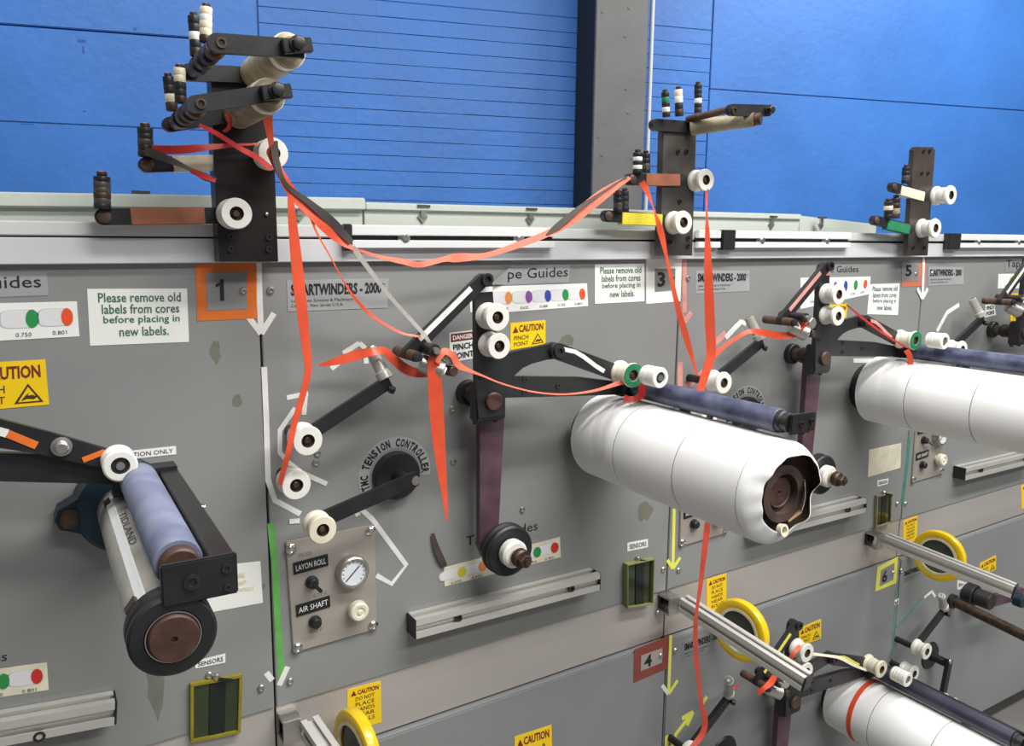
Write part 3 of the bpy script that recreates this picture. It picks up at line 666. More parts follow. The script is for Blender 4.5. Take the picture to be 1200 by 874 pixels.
def pocket(q, label, deep=.016, edge='yellow_dull', group='framed indicator windows', w=.065, hw=.05):
    tl, tr_, br, bl = [at(*p, 0) for p in q]; f = lambda u, v, dy=0: (bl * (1 - u) + br * u) * (1 - v) + (tl * (1 - u) + tr_ * u) * v + V((0, dy, 0))
    r = thing('indicator_window', f(.5, 0), label, 'window', group)
    b = MB()
    for u0, v0, u1, v1 in ((0, 0, 1, hw), (0, 1 - hw, 1, 1), (0, hw, w, 1 - hw), (1 - w, hw, 1, 1 - hw)):
        b.hexa([f(u0, v0, -deep), f(u1, v0, -deep), f(u1, v1, -deep), f(u0, v1, -deep), f(u0, v0), f(u1, v0), f(u1, v1), f(u0, v1)], edge, .0006)
    b.build('frame', r)
    b = MB(); b.hexa([f(w, hw, -deep * .5), f(1 - w, hw, -deep * .5), f(1 - w, 1 - hw, -deep * .5), f(w, 1 - hw, -deep * .5), f(w, hw, -.0005), f(1 - w, hw, -.0005), f(1 - w, 1 - hw, -.0005), f(w, 1 - hw, -.0005)], 'green_window'); b.build('tinted_pane', r)
    b = MB(); b.hexa([f(.36, hw, -deep * .62), f(.68, hw, -deep * .62), f(.68, 1 - hw, -deep * .62), f(.36, 1 - hw, -deep * .62), f(.36, hw, -deep * .5), f(.68, hw, -deep * .5), f(.68, 1 - hw, -deep * .5), f(.36, 1 - hw, -deep * .5)], 'smoked', .0005); b.build('sight_bar', r)
    p = f(.5, 1.03, 0); b = MB(); b.lathe(p, YV, [(0, .006), (.006, .006), (.009, .004), (.009, 0)], 'steel', 12); b.bar(p + V((.002, -.009, -.002)), p + V((.022, -.014, -.008)), V((0, 0, 1)), .005, .004, 'black', .0008); b.build('clip', r)
    return r
def arm_bar(root_px, end_px, label, Ye=-.31):
    a, c = at(*root_px, -.03), at(*end_px, Ye)
    r = thing('support_bar', V((a.x, 0, a.z)), label, 'bar', 'projecting aluminium bars')
    e = extrusion(a, c, V((0, 0, 1)), .030, .030, 'profile', r); d = (c - a).normalized()
    b = MB(); b.bar(c + d * .0003, c + d * .004, V((0, 0, 1)), .0305, .0305, 'black', .001); b.build('end_cap', r)
    b = MB(); b.box((a.x - .042, -.034, a.z - .020), (a.x - .012, -.031, a.z + .020), 'steel', .0008); b.box((a.x - .042, -.03, a.z + .014), (a.x - .012, .003, a.z + .019), 'steel', .0008)
    b.box((a.x - .042, -.03, a.z - .02), (a.x - .014, .003, a.z - .016), 'steel', .0008); b.box((a.x - .04, -.004, a.z - .016), (a.x - .014, .003, a.z + .014), 'smoked'); b.build('corner_bracket', r)
    b = MB(); b.lathe(V((a.x - .026, -.004, a.z)), YV, [(0, .008), (.006, .008), (.006, .004), (.003, .0035), (.003, 0)], 'black', 12); b.build('bracket_bolt', r)
    return r
def yellow_disc(cpx, label, Y=-.085, R=.068, n=V((-1, -.12, 0.0))):
    c = at(*cpx, Y); n = n.normalized(); r = thing('yellow_rimmed_disc', V((c.x, Y, c.z - R)), label, 'disc', 'yellow rimmed discs')
    h = .022; k = .047
    b = MB(); b.lathe(c - n * h / 2, n, [(0, k), (0, R - .006), (.002, R - .002), (.007, R), (h - .007, R), (h - .002, R - .002), (h, R - .006), (h, k + .005), (h - .002, k)], 'yellow_gloss', 56, True); b.build('rim', r)
    b = MB(); b.ring(c + n * (h / 2 - .003), n, k - .003, k + .003, .0035, 'cream_tape', 56); b.build('inner_lip', r)
    b = MB(); b.cyl(c - n * h / 2, c + n * (h / 2 - .006), k, 'disc_face', 48); b.build('centre_disc', r)
    b = MB(); b.cyl(V((c.x, .003, c.z)), c - n * h / 2, .006, 'steel', 12); b.build('stand_off', r)
    return r

# ================================================================== UPPER ROW
D1 = V((.832, 0, .018)); LOW = V((.815, 0, -.788))
NEAR = {'B': 'middle bay', 'C': 'right bay under the second post', 'D': 'far right bay under the third post', 'E': 'lower middle bay', 'F': 'lower right bay'}
places = {'B': V((0, 0, 0)), 'C': D1, 'D': D1 * 2}
for key, o in places.items():
    OFF = o; wh = NEAR[key]
    winding_arm({'B': 'black forked winder holding its blue roller on the torn white roll', 'C': 'black forked winder over the plain white roll at right, with pink tape stripes', 'D': 'black forked winder cut by the right edge of the frame'}[key], stripe={'B': 'white_tape', 'C': 'pink_tape', 'D': 'white_tape'}[key])
    if key != 'D': lever({'B': 'maroon lever with black pulley hanging in front of the middle dot strip', 'C': 'maroon lever whose pulley shows behind the mouth of the torn roll'}[key])
    tension_arms(wh)
    control_panel({'B': 'beside the green tape line', 'C': 'half hidden under the torn white roll', 'D': 'beside the teal tape under the plain white roll'}[key])
    face_extrusion({'B': 'above the stainless band in the middle bay', 'C': 'behind the tip of the torn roll', 'D': 'under the plain white roll at right'}[key])
OFF = V((0, 0, 0)); label_roll('white label roll with torn collapsed mouth under the blue roller', torn=True)
OFF = D1; label_roll('plain white label roll cut by the right edge')

# ---- left station: bare shaft
OFF = V((0, 0, 0))
root = thing('web_winder', at(0, 548, -.09), 'black winder arm with pale blue roller above the bare silver shaft at left', 'arm')
plate_poly([(-60, 472), (0, 491), (60, 507), (128, 527), (132, 540), (122, 549), (90, 542), (40, 531), (-60, 516)], -.103, .009, 'black', 'elbow_link', root)
plate_poly([(-60, 524), (0, 531), (60, 532), (150, 535), (152, 570), (120, 567), (0, 564), (-60, 563)], -.093, .011, 'black', 'arm_plate', root)
p = at(72, 523, -.1035); b = MB(); b.lathe(p, YV, [(0, .012), (.002, .012), (.003, .008), (.012, .008), (.014, .006), (.014, 0)], 'steel', 16); b.build('elbow_bolt', root)
face_strip([at(-20, 500, -.1035), at(9, 508, -.1035)], .010, 'white_tape', 'tape_stripe', root); face_strip([at(9, 508, -.1035), at(43, 522, -.1035)], .0095, 'orange_tape', 'tape_stripe', root)
face_strip([at(97, 539, -.1035), at(123, 529, -.1035)], .007, 'orange_tape', 'tape_stripe', root)
p = at(139, 541, -.118); b = MB(); b.lathe(p, YV, [(-.014, 0), (-.014, .019), (-.01, .02), (.004, .0195), (.008, .0185), (.012, .020), (.022, .020), (.0235, .018), (.0235, .011), (.019, .011), (.019, 0)], 'white_plastic', 32)
o = b.build('knurled_spool', root); b = MB(); b.ring(p + YV * .019, YV, .0055, .0105, .001, 'ink', 24); b.lathe(p + YV * .019, YV, [(0, .0055), (.005, .005), (.005, 0)], 'steel', 14); b.build('spool_bearing', o)
e_ = at(210, 661, -.43); ax = V((e_.x, 0, e_.z)); y0, y1 = -.115, -.425
b = MB(); b.cyl(ax + V((0, y0, 0)), ax + V((0, y1, 0)), .0225, 'blue_rubber', 32, ch=.001); ro = b.build('layon_roller', root)
b = MB(); b.cyl(ax + V((0, y1, 0)), ax + V((0, y1 - .016, 0)), .0185, 'rust', 24, ch=.002); b.build('roller_bearing', ro)
b = MB(); b.box((ax.x + .0245, y1 - .028, ax.z - .024), (ax.x + .047, y0 + .01, ax.z + .008), 'black_gloss', .001); rl = b.build('roller_rail', root)
p = V((ax.x + .047, -.27, ax.z)); b = MB(); b.lathe(p, V((1, 0, 0)), [(0, .006), (.005, .005), (.005, 0)], 'chrome', 12); b.build('rail_screw', rl)
b = MB(); b.box((ax.x - .02, y1 - .034, ax.z - .028), (ax.x + .047, y1 - .027, ax.z + .012), 'black', .0015); eb = b.build('end_bracket', root)
for dx, dz, rr in ((.006, -.008, .0075), (.037, -.001, .0045), (.037, -.02, .0035)): socket(V((ax.x + dx, y1 - .034, ax.z + dz)), YV, rr, .002, 'black_worn', eb, 'bracket_screw')
b = MB(); b.box((ax.x - .03, -.115, ax.z - .02), (ax.x + .047, -.085, ax.z + .012), 'black', .001); b.build('roller_mount', root)

c = S(203, 745, -.455); ax = V((c.x, 0, c.z))
root = thing('air_shaft', V((ax.x, 0, ax.z)), 'bare silver winding shaft with black end flange and brown cap at lower left', 'shaft')
b = MB(); b.cyl(ax + YV * .05, ax + YV * .43, .0345, 'pale_metal', 40); sh = b.build('shaft_barrel', root)
b = MB()
for a in (2.25, 1.3): 
    d = V((math.cos(a), 0, math.sin(a))); b.bar(ax + YV * .06 + d * .0335, ax + YV * .42 + d * .0335, V((-d.z, 0, d.x)), .011, .003, 'white_rail', .0008)
b.build('expanding_key', sh)
d = V((math.cos(2.32), 0, math.sin(2.32))); b = MB(); b.bar(ax + YV * .075 + d * .0348, ax + YV * .098 + d * .0348, V((-d.z, 0, d.x)), .009, .002, 'ink'); b.build('key_slot', sh)
d = V((math.cos(1.95), 0, math.sin(1.95))); tn = V((d.z, 0, -d.x)); b = MB(); put_text(b, lambda u, v: ax + YV * (.16 + u * .12) + d * .0348 - tn * (v * .008 - .004) * -1, 'TIDLAND', 0, 0, 1, 1, 'ink_soft'); b.build('lettering', sh)
b = MB(); b.lathe(ax + YV * .425, YV, [(0, 0), (0, .0375), (.002, .039), (.015, .039), (.017, .0375), (.020, .0375), (.023, .039), (.029, .039), (.032, .0365), (.032, .0255), (.028, .025), (.028, 0)], 'black', 56); fl = b.build('end_flange', root)
b = MB(); b.lathe(ax + YV * .455, YV, [(0, 0), (0, .0225), (.006, .0225), (.008, .021), (.008, .003), (.005, .0025), (.005, 0)], 'rust', 40); b.ring(ax + YV * .452, YV, .0235, .0245, .006, 'steel', 40); b.build('end_cap', root)
b = MB(); b.bar(ax + V((-.03, -.41, .021)), ax + V((-.03, -.424, .021)), V((.6, 0, .8)), .014, .004, 'nut'); b.build('spring_clip', root)
b = MB(); b.lathe(ax, YV, [(0, 0), (0, .062), (.045, .06), (.05, .055), (.05, 0)], 'teal_metal', 40); b.build('bearing_housing', root)
k = at(82, 607, -.04); dv = (V((k.x, 0, k.z)) - ax); 
b = MB(); n_ = V((-dv.z, 0, dv.x)).normalized(); kk = V((k.x, 0, k.z)); ee = dv.normalized()
b.prism([ax + n_ * .05 + YV * .008, kk + n_ * .019 + YV * .008, kk + ee * .013 + n_ * .013 + YV * .008, kk + ee * .018 + YV * .008, kk + ee * .013 - n_ * .013 + YV * .008, kk - n_ * .019 + YV * .008, ax - n_ * .05 + YV * .008], YV * .034, 'teal_metal'); lg = b.build('housing_lug', root)
b = MB(); b.cyl(kk + YV * .04, kk + YV * .048, .0135, 'nut', 20, ch=.002); b.build('lug_bolt', lg)
# left aluminium rail and its neighbours
a, c_ = at(-70, 866, -.018), at(133, 829, -.018)
r = thing('aluminium_rail', V((a.x, 0, a.z - .017)), 'slotted aluminium rail on the grey panel at the lower left corner', 'rail', 'level aluminium rails')
extrusion(a, c_, V((0, 0, 1)), .0345, .034, 'profile', r); d = (c_ - a).normalized(); b = MB(); b.bar(c_ + d * .0002, c_ + d * .003, V((0, 0, 1)), .0345, .034, 'black', .0005); b.build('end_cap', r)
socket(at(46, 861, -.03), YV, .0075, .006, 'nut', r, 'rail_bolt')

# ================================================================== LOWER ROW
OFF = LOW
winding_arm('low black forked winder with navy roller on the red banded white roll', V((.014, 0, .006)), roller='navy_rubber', ring=None, stripe='yellow_tape')
lever('maroon lever under the lower forked winder, its foot below the frame'); tension_arms(NEAR['E'], V((-.016, 0, .018)), tip=at(854, 797, -.105))
label_roll('white label roll with a red tape band, in the lower right corner', band=.1, shift=V((-.012, .0, .0)))
OFF = LOW + V((.825, 0, .018))
tension_arms(NEAR['F'], V((-.012, 0, .005)), (470, 640), at(1103, 698, -.075))
wl = 'at the lower right edge'
r = thing('winding_shaft', V((at(1118, 706, -.02).x, 0, at(1118, 706, -.02).z)), 'bare dark steel winding shaft with black collar, ' + wl, 'shaft')
a = at(1118, 705, -.02); c_ = at(1215, 752, -.26); b = MB(); b.cyl(a, c_, .014, 'nut', 20); b.build('shaft_barrel', r)
b = MB(); b.lathe(V((a.x, -.010, a.z)), YV, [(0, 0), (0, .021), (.012, .021), (.014, .018), (.014, 0)], 'black', 24); b.build('shaft_collar', r)
r = thing('pivot_hub', V((at(1140, 700, -.01).x, 0, at(1140, 700, -.01).z)), 'black ribbed pivot hub with arm stub beside the bare dark shaft', 'hub')
a = at(1132, 694, -.012); b = MB(); b.cyl(a, a + YV * .03, .032, 'black', 24, ch=.003); b.cyl(a + YV * .03, a + YV * .075, .025, 'black_worn', 24, ch=.003); b.build('hub_body', r)
b = MB(); b.bar(a + V((.02, -.062, -.005)), a + V((.17, -.07, -.012)), V((0, 0, 1)), .034, .018, 'maroon', .002); b.build('arm_stub', r)
b = MB(); b.cyl(a + V((.13, -.072, -.02)), a + V((.13, -.1, -.02)), .02, 'teal_metal', 20, ch=.003); b.build('bearing', r)
OFF = V((0, 0, 0))
arm_bar((800, 706), (945, 799), 'aluminium bar projecting from the band in front of the middle yellow disc')
arm_bar((1038, 632), (1188, 692), 'aluminium bar projecting from the band above placard 6 at right')
arm_bar((362, 850), (470, 1010), 'aluminium bar stub leaving the bottom edge beside the yellow caution label')
yellow_disc((868, 738), 'yellow rimmed disc behind the bar above the lower middle bay'); yellow_disc((1100, 651), 'yellow rimmed disc behind the bar near placard 6')
yellow_disc((419, 880), 'yellow rimmed disc cut by the bottom edge under the caution label')

# ================================================================== TAPE GUIDE POSTS
def post(label, outline, m, holes, Y=-.045, dep=.03):
    P = [at(x, y, Y) for x, y in outline]; c = sum(P, V()) / len(P)
    r = thing('tape_guide_post', V((c.x, Y, min(p.z for p in P))), label, 'post', 'tape guide posts')
    b = MB(); b.prism(P, V((0, dep, 0)), m); b.build('post_plate', r)
    for px, py in holes: socket(at(px, py, Y), YV, .0045, .0025, 'black', r, 'post_screw')
    return r
def guide_arm(r, a, c, w, wraps=(), pins=(), Y=-.048, end='brown', th=.012, m='black'):
    A, C = at(*a, Y), at(*c, Y); o = link(A, C, w, th, m, 'guide_arm', r)
    b = MB(); b.lathe(A, YV, [(0, .0085), (.002, .0085), (.0035, .006), (.0035, 0)], end, 14); b.build('end_screw', o)
    d = (C - A).normalized()
    for p, q, mm in wraps:
        B0, B1 = at(*p, Y - .0005), at(*q, Y - .0005); b = MB(); b.bar(B0 + V((0, th / 2, 0)), B1 + V((0, th / 2, 0)), V((-d.z, 0, d.x)), w * 1.06, th + .003, mm, .0008); b.build('tape_wrap', o)
    for f, t, rad, bands, yy in pins: pin(at(*f, yy), at(*t, yy), rad, bands, r)
    return o
def fork(r, fa, fc, w, Yf, Yb, ring_px, bolt_px, roller_r, roller_m, rod_m='brown', pins=(), back=.5, roll=(0.03, .0), fh=0):
    """front bar, back bar, hinge barrel at one end and roller at the other"""
    A, C = at(*fa, Yf), at(*fc, Yf); o = link(A, C, w, .008, 'black', 'front_bar', r, 'half'); R0 = at(*ring_px, Yf); B0 = at(*bolt_px, Yf)
    b = MB(); b.lathe(R0, YV, [(0, .006), (.002, .006), (.002, .0035), (-.002, .003), (-.002, 0)], 'nut', 18); b.build('hinge_ring', o)
    hexbolt(B0 + YV * .012, YV, .0075, .010, 'black_worn', o, 'roller_bolt')
    b = MB(); b.bar(B0 + V((-.016, -.006, -.004)), B0 + V((.018, -.006, .002)), V((0, 0, 1)), .016, .012, 'black', .001); b.build('clamp_block', o)
    b = MB(); b.cyl(R0 + V((0, .008, 0)), V((R0.x, Yb, R0.z)), .0075, rod_m, 18); hb = b.build('hinge_barrel', r)
    for k in range(4):
        y = Yf + .03 + (Yb - Yf - .05) * k / 4; b = MB(); b.ring(V((R0.x, y + .012, R0.z)), YV, .0075, .0115, .016, 'black_worn' if k % 2 else 'brown', 20); b.build('hinge_collar', hb)
    A2, C2 = V((A.x, Yb, A.z)), V((C.x, Yb, C.z)); link(A2, C2, w, .010, 'black', 'back_bar', r)
    L = Yb - Yf - .010; q = V((B0.x, Yb - .001, B0.z)); rr = roller_r
    b = MB(); b.lathe(q, YV, [(0, 0), (0, rr), (L * .2, rr), (L * .22, rr * .96), (L * .24, rr), (L * .48, rr), (L * .5, rr * .95), (L * .52, rr), (L * .78, rr), (L * .8, rr * .9), (L * .93, rr * .9), (L * .95, rr * .6), (L, rr * .6), (L, 0)], roller_m, 28); ro = b.build('guide_roller', r)
    b = MB(); b.ring(q + YV * L * .82, YV, rr * .6, rr * .98, L * .08, 'white_plastic', 28); b.build('roller_collar', ro)
    for f, t, rad, bands, yy in pins: pin(at(*f, yy), at(*t, yy), rad, bands, r)
WB = ['nut', 'black', 'white_tape', 'black', 'black']; WW = ['nut', 'cream_tape', 'cream_tape', 'white_tape', 'cream_tape']; BK = ['black', 'post_worn', 'black', 'black']
p1 = post('first tape guide post at left with four arms and red tapes, above placard 1', [(257, 306.5), (326, 306.5), (322, 200), (317, 84), (247, 84), (251, 200)], 'post', ((270, 277), (315, 278), (270, 292), (315, 292)))
screw(312, 251, .003, p1, 'chrome', -.045)
guide_arm(p1, (122, 254), (262, 252.5), .0215, (((153, 253.3), (240, 252.5), 'brown_tape'),), (((120, 245), (119.5, 207), .0102, ['black', 'post_worn', 'nut', 'post_worn', 'post_worn', 'black'], -.042),), -.040)
guide_arm(p1, (172, 193), (290, 189), .0195, (((203, 192.3), (281, 189.5), 'cream_tape'),), (((171, 184), (170, 150), .0095, ['black', 'black', 'post_worn', 'black', 'black'], -.042),), -.040)
spool(at(271, 251, -.046), p1, 'white_plastic', .0205, .034); spool(at(313, 182, -.046), p1, 'white_plastic', .0205, .034)
fork(p1, (229, 122), (330, 107), .019, -.235, -.055, (235.5, 121.5), (321, 108), .0205, 'olive_roller', pins=(((212, 121), (210, 80), .0068, ['nut', 'black', 'black', 'cream_tape', 'cream_tape'], -.17), ((202, 130), (197, 90), .0068, ['nut', 'cream_tape', 'black', 'black'], -.12)))
fork(p1, (255, 50), (356, 57), .021, -.235, -.055, (259.5, 50), (345, 54), .0215, 'old_ivory', pins=(((241, 50), (241.5, 9), .0072, WW, -.17), ((230, 66), (227, 19), .0072, ['nut', 'black', 'white_tape', 'black', 'black'], -.11)))
p3 = post('second tape guide post with brown and yellow wrapped arms, above placard 3', [(773, 299.5), (811, 299.5), (813, 240), (816, 150), (778, 150), (776, 220)], 'post_worn', ((785, 283), (806, 279), (806, 288), (794, 178), (804, 178), (796, 236)), dep=.016)
guide_arm(p3, (741, 210), (800, 211), .021, (((757, 210.5), (797, 211), 'brown_tape'),), (((747, 203), (747.5, 179), .0088, ['black', 'white_tape', 'black', 'white_tape', 'black'], -.046), ((757, 203), (757, 180), .008, BK, -.03)), -.046)
guide_arm(p3, (713, 253), (778, 257.5), .0205, (((729, 256), (776, 258), 'yellow_wrap'),), (((724, 249), (724, 226), .0085, BK, -.046), ((732, 248), (732, 224), .008, BK, -.034)), -.046)
spool(at(814.5, 212, -.046), p3, 'white_plastic', .0205, .030); spool(at(788.5, 261, -.046), p3, 'white_plastic', .0215, .030)
o = link(at(770, 146, -.05), at(812, 149, -.05), .021, .012, 'black_worn', 'back_bar', p3)
q0, q1 = at(811, 149.5, -.055), at(884, 140, -.155)
b = MB(); b.cyl(q0, q1, .0145, 'olive_roller', 24, r1=.0125); ro = b.build('guide_roller', p3); b = MB(); b.cyl(q1, q1 + (q1 - q0).normalized() * .012, .011, 'rust', 18); b.build('roller_end', ro)
b = MB(); b.cyl(at(806, 140, -.05), at(856, 128, -.15), .0065, 'brown', 16); b.build('hinge_barrel', p3)
o = link(at(859, 128.5, -.155), at(901, 129.5, -.155), .020, .009, 'black', 'front_bar', p3); hexbolt(at(900, 129, -.155), YV, .0075, .012, 'black_worn', o, 'roller_bolt'); socket(at(860, 130, -.155), YV, .007, .003, 'nut', o, 'hinge_ring')
for f, t, rr, bd in (((781, 137), (779.5, 108), .0072, ['nut', 'white_tape', 'black', 'green_wrap', 'black']), ((796, 136), (795, 105), .0078, ['nut', 'black', 'white_tape', 'cream_tape']), ((818, 132), (818, 99), .0072, ['nut', 'black', 'white_tape', 'black', 'black', 'black'])): pin(at(*f, -.06), at(*t, -.06), rr, bd, p3)
p5 = post('third tape guide post with white and green wrapped arms, above placard 5', [(1063, 299.5), (1087, 299.5), (1091, 240), (1096, 176), (1093, 172.5), (1074, 172), (1071, 176), (1067, 240)], 'post_brown', ((1082, 177), (1089, 177), (1080, 203), (1087, 203), (1070, 290), (1083, 290)), dep=.012)
guide_arm(p5, (1048, 219), (1088, 230), .021, (((1056, 223), (1083, 230.5), 'cream_tape'),), (((1061, 215), (1062, 196), .009, BK, -.046), ((1067, 216), (1068, 196), .009, BK, -.03)), -.046)
guide_arm(p5, (1027, 258), (1068, 268), .021, (((1040, 263), (1066, 269), 'green_wrap'),), (((1041, 256), (1041, 236), .010, ['black', 'black', 'cream_tape', 'nut'], -.046), ((1049, 256), (1050, 232), .010, ['nut', 'olive_roller', 'nut', 'black'], -.034)), -.046)
spool(at(1096, 229.5, -.046), p5, 'white_plastic', .0225, .040); spool(at(1079, 267.5, -.046), p5, 'white_plastic', .0225, .038)

# ================================================================== SIGNS
NOTE = ('Please remove old', 'labels from cores', 'before placing in', 'new labels.')
def notice(q, where, m='paper'):
    it = []
    for k, (t, u0, u1) in enumerate(zip(NOTE, (.1, .13, .14, .29), (.93, .91, .91, .79))): it.append(('text', t, u0, .76 - .205 * k, u1, .93 - .205 * k, 'ink_green', .012))
    return sheet('paper_notice', 'paper notice with green text ' + where, 'notice', q, m, it, 'paper notices')
notice([(102, 338.5), (219, 338), (221.5, 400.5), (105.5, 405)], 'at left beside the orange framed placard'); notice([(697, 310), (755, 309), (755, 353), (697, 356)], 'beside the white framed placard'); notice([(1019, 333), (1054, 332), (1052, 369), (1016, 368)], 'near the third post')
def chart(q, dots, where, m='paper', pills=True):
    n = len(dots); it = []
    for k, (u, v, ru, rv, c) in enumerate(dots):
        if pills: it.append(('pill', u - ru * 2.0, v, ru * 3.1, rv * 1.02, 'pill_line', 'pill'))
    for k, (u, v, ru, rv, c) in enumerate(dots):
        it.append(('dot', u, v, ru, rv, c)); it.append(('text', ('0.500', '0.625', '0.688', '0.750', '0.801')[(k + 5 - n) % 5], u - ru * 2.6, v - rv * 1.95, u - ru * .2, v - rv * 1.5, 'ink_soft'))
    return sheet('colour_chart', 'strip of coloured dots ' + where, 'chart', q, m, it, 'colour dot strips')
chart([(-70, 357), (90, 353), (93, 394), (-70, 403)], ((.25, .57, .052, .25, 'dot_blue'), (.65, .56, .048, .25, 'dot_green'), (.915, .57, .045, .25, 'dot_red')), 'at the left edge above the caution label')
chart([(576, 335.5), (687.5, 332), (689, 358.5), (577, 367)], ((.16, .55, .034, .24, 'dot_orange'), (.365, .545, .034, .24, 'dot_purple'), (.565, .545, .034, .24, 'dot_blue'), (.755, .55, .034, .24, 'dot_green'), (.94, .55, .034, .24, 'dot_red')), 'above the middle caution label')
chart([(938, 325.5), (1020, 324), (1018.5, 344.5), (938, 362)], ((.21, .55, .03, .22, 'dot_orange'), (.48, .58, .028, .24, 'dot_purple'), (.63, .6, .028, .24, 'dot_blue'), (.78, .6, .028, .24, 'dot_green'), (.925, .6, .028, .24, 'dot_red')), 'left of the notice by placard 5', pills=False)
chart([(1170, 321), (1245, 320), (1245, 337), (1169, 338)], ((.2, .6, .04, .24, 'dot_yellow'), (.5, .6, .04, .24, 'dot_orange'), (.8, .6, .04, .24, 'dot_green')), 'at the far right edge', pills=False)
chart([(520, 665), (656, 629), (657, 652.5), (521, 687)], ((.14, .55, .036, .26, 'dot_yellow'), (.31, .55, .036, .26, 'dot_orange'), (.5, .55, .036, .26, 'dot_blue'), (.785, .55, .036, .26, 'dot_green'), (.945, .55, .036, .26, 'dot_crimson')), 'behind the middle lever pulley', 'paper_aged')
chart([(-60, 791), (55, 776), (57, 808), (-60, 826)], ((.2, .55, .04, .26, 'dot_orange'), (.54, .55, .062, .27, 'dot_green'), (.885, .56, .062, .27, 'dot_crimson')), 'above the lower left aluminium rail', 'paper_aged')
def guides(q, where, u=(.03, .95), m='label_grey'): return sheet('tape_guides_label', 'Tape Guides lettering ' + where, 'label', q, m, [('text', 'Tape Guides', u[0], .2, u[1], .86, 'ink', 0.0)], 'Tape Guides labels')
guides([(-110, 321), (54.5, 318.5), (57, 346), (-110, 352)], 'at the top left edge')
f = quad_map([(576, 313), (668, 310), (666, 330), (576, 337)], 0)
r = guides([(598, 311), (668, 310), (666, 331), (590, 334)], 'peeling at its corner above the middle dot strip', (-2, -1))
for ch in list(r.children): bpy.data.objects.remove(ch)
b = MB(); put_text(b, lambda u, v: quad_map([(594, 313.5), (667, 311), (666, 329.5), (594, 333)], 0)(u, v, -.0012), 'pe Guides', .01, .12, .98, .92, 'ink'); b.build('lettering', r)
b = MB(); b.prism([at(575, 333, -.012), at(599, 312, -.001), at(590, 334, -.001)], V((0, .0006, 0)), 'sign_grey'); b.build('peeled_corner', r)
guides([(956, 309), (1008, 309.5), (1008, 324), (956, 325)], 'above the dot strip near placard 5', m='panel'); guides([(1177, 302), (1235, 302), (1235, 318), (1177, 319)], 'at the top right edge', m='panel')
guides([(543, 626), (634, 606), (634, 627), (543, 648)], 'behind the middle maroon lever', m='panel')
guides([(-105, 778), (14, 759), (14, 780), (-105, 800)], 'at the lower left edge', m='panel')
def plate_sign(q, where, Y=0.0, m='sign_grey'):
    return sheet('name_plate', 'silver name plate ' + where, 'sign', q, m, [('text', 'SMARTWINDERS - 2000', .035, .5, .93, .88, 'ink', .035), ('text', 'TM', .935, .76, .965, .84, 'ink'), ('text', 'Label Data Systems & Machinery', .04, .26, .64, .39, 'ink_soft'), ('text', 'Carteret, New Jersey U.S.A.', .035, .1, .54, .23, 'ink_soft')], 'silver name plates', Y)
plate_sign([(336, 328.5), (455, 326), (454, 360.5), (337, 365)], 'under the orange tape right of the first post'); plate_sign([(815, 317), (878, 317), (878, 341), (815, 344)], 'behind the wide orange tape under the second post'); plate_sign([(1088, 312.5), (1129, 313), (1129, 333), (1088, 335)], 'under the third post')
plate_sign([(800, 752), (846, 736), (846, 757), (800, 774)], 'right of the brown framed placard', -.010, 'panel_low'); plate_sign([(1058, 668), (1090, 656), (1090, 671), (1058, 684)], 'right of the yellow framed placard', -.010, 'panel_low')
def caution(q, where, Y=0.0, tall=False):
    if tall: it = [('text', 'CAUTION', .3, .82, .93, .93, 'ink_red', .03), ('poly', [(.1, .82), (.27, .82), (.185, .94)], 'ink_red', 'alert_triangle')] + [('text', t, .24, .68 - .13 * k, .8, .77 - .13 * k, 'ink_brown', 0) for k, t in enumerate(('DO NOT', 'PLACE', 'HANDS', 'NEAR', 'ROLLS'))]
    else: it = [('text', 'CAUTION', .24, .62, .93, .9, 'ink_red', .03), ('poly', [(.06, .62), (.22, .62), (.14, .86)], 'ink_red', 'alert_triangle'), ('text', 'PINCH', .1, .33, .5, .5, 'ink_brown', 0), ('text', 'POINT', .1, .1, .5, .26, 'ink_brown', 0), ('poly', [(.6, .08), (.94, .08), (.77, .5)], 'ink_brown', 'warning_triangle'), ('poly', [(.645, .11), (.895, .11), (.77, .43)], 'yellow', 'triangle_fill'), ('poly', [(.68, .13), (.75, .17), (.83, .15), (.87, .2), (.82, .25), (.76, .24), (.78, .31), (.73, .24), (.7, .18)], 'ink_brown', 'hand_symbol')]
    r = sheet('caution_label', 'yellow caution label ' + where, 'label', q, 'yellow', it, 'yellow caution labels', Y)
    for ch in r.children:
        if ch.name.startswith(('triangle_fill',)): ch.location.y -= .0002
        if ch.name.startswith(('hand_symbol',)): ch.location.y -= .0004
    return r
caution([(-47, 427), (53, 421), (57.5, 474), (-47, 483)], 'at the left edge'); caution([(598, 378.5), (639, 375), (639, 403), (598, 410)], 'beside the middle pair of white spools'); caution([(971, 357), (993, 356), (991, 375), (970, 377)], 'behind the white spools near placard 5'); caution([(1184, 344), (1212, 343), (1212, 374), (1184, 377)], 'at the right edge')
caution([(603, 863), (646, 849), (647, 884), (603, 898)], 'cut by the bottom edge', -.010); caution([(936.5, 736), (962, 725), (962, 748), (936, 757)], 'behind the lower forked arm', -.010); caution([(1148, 660), (1167, 650.5), (1167, 667), (1148, 676)], 'under the far right bar', -.010)
caution([(407, 808), (446, 797.5), (447, 846), (406.5, 858)], 'on the band above the bottom yellow disc', .003, True); caution([(828, 679), (851, 671.5), (851, 712), (828, 722)], 'on the band by the middle yellow disc', .003, True); caution([(1058.5, 610), (1075, 604), (1074, 632), (1058, 640)], 'on the band by the right yellow disc', .003, True); caution([(1196.5, 569), (1212, 563), (1212, 590), (1197, 596)], 'on the band at the right edge', .003, True)
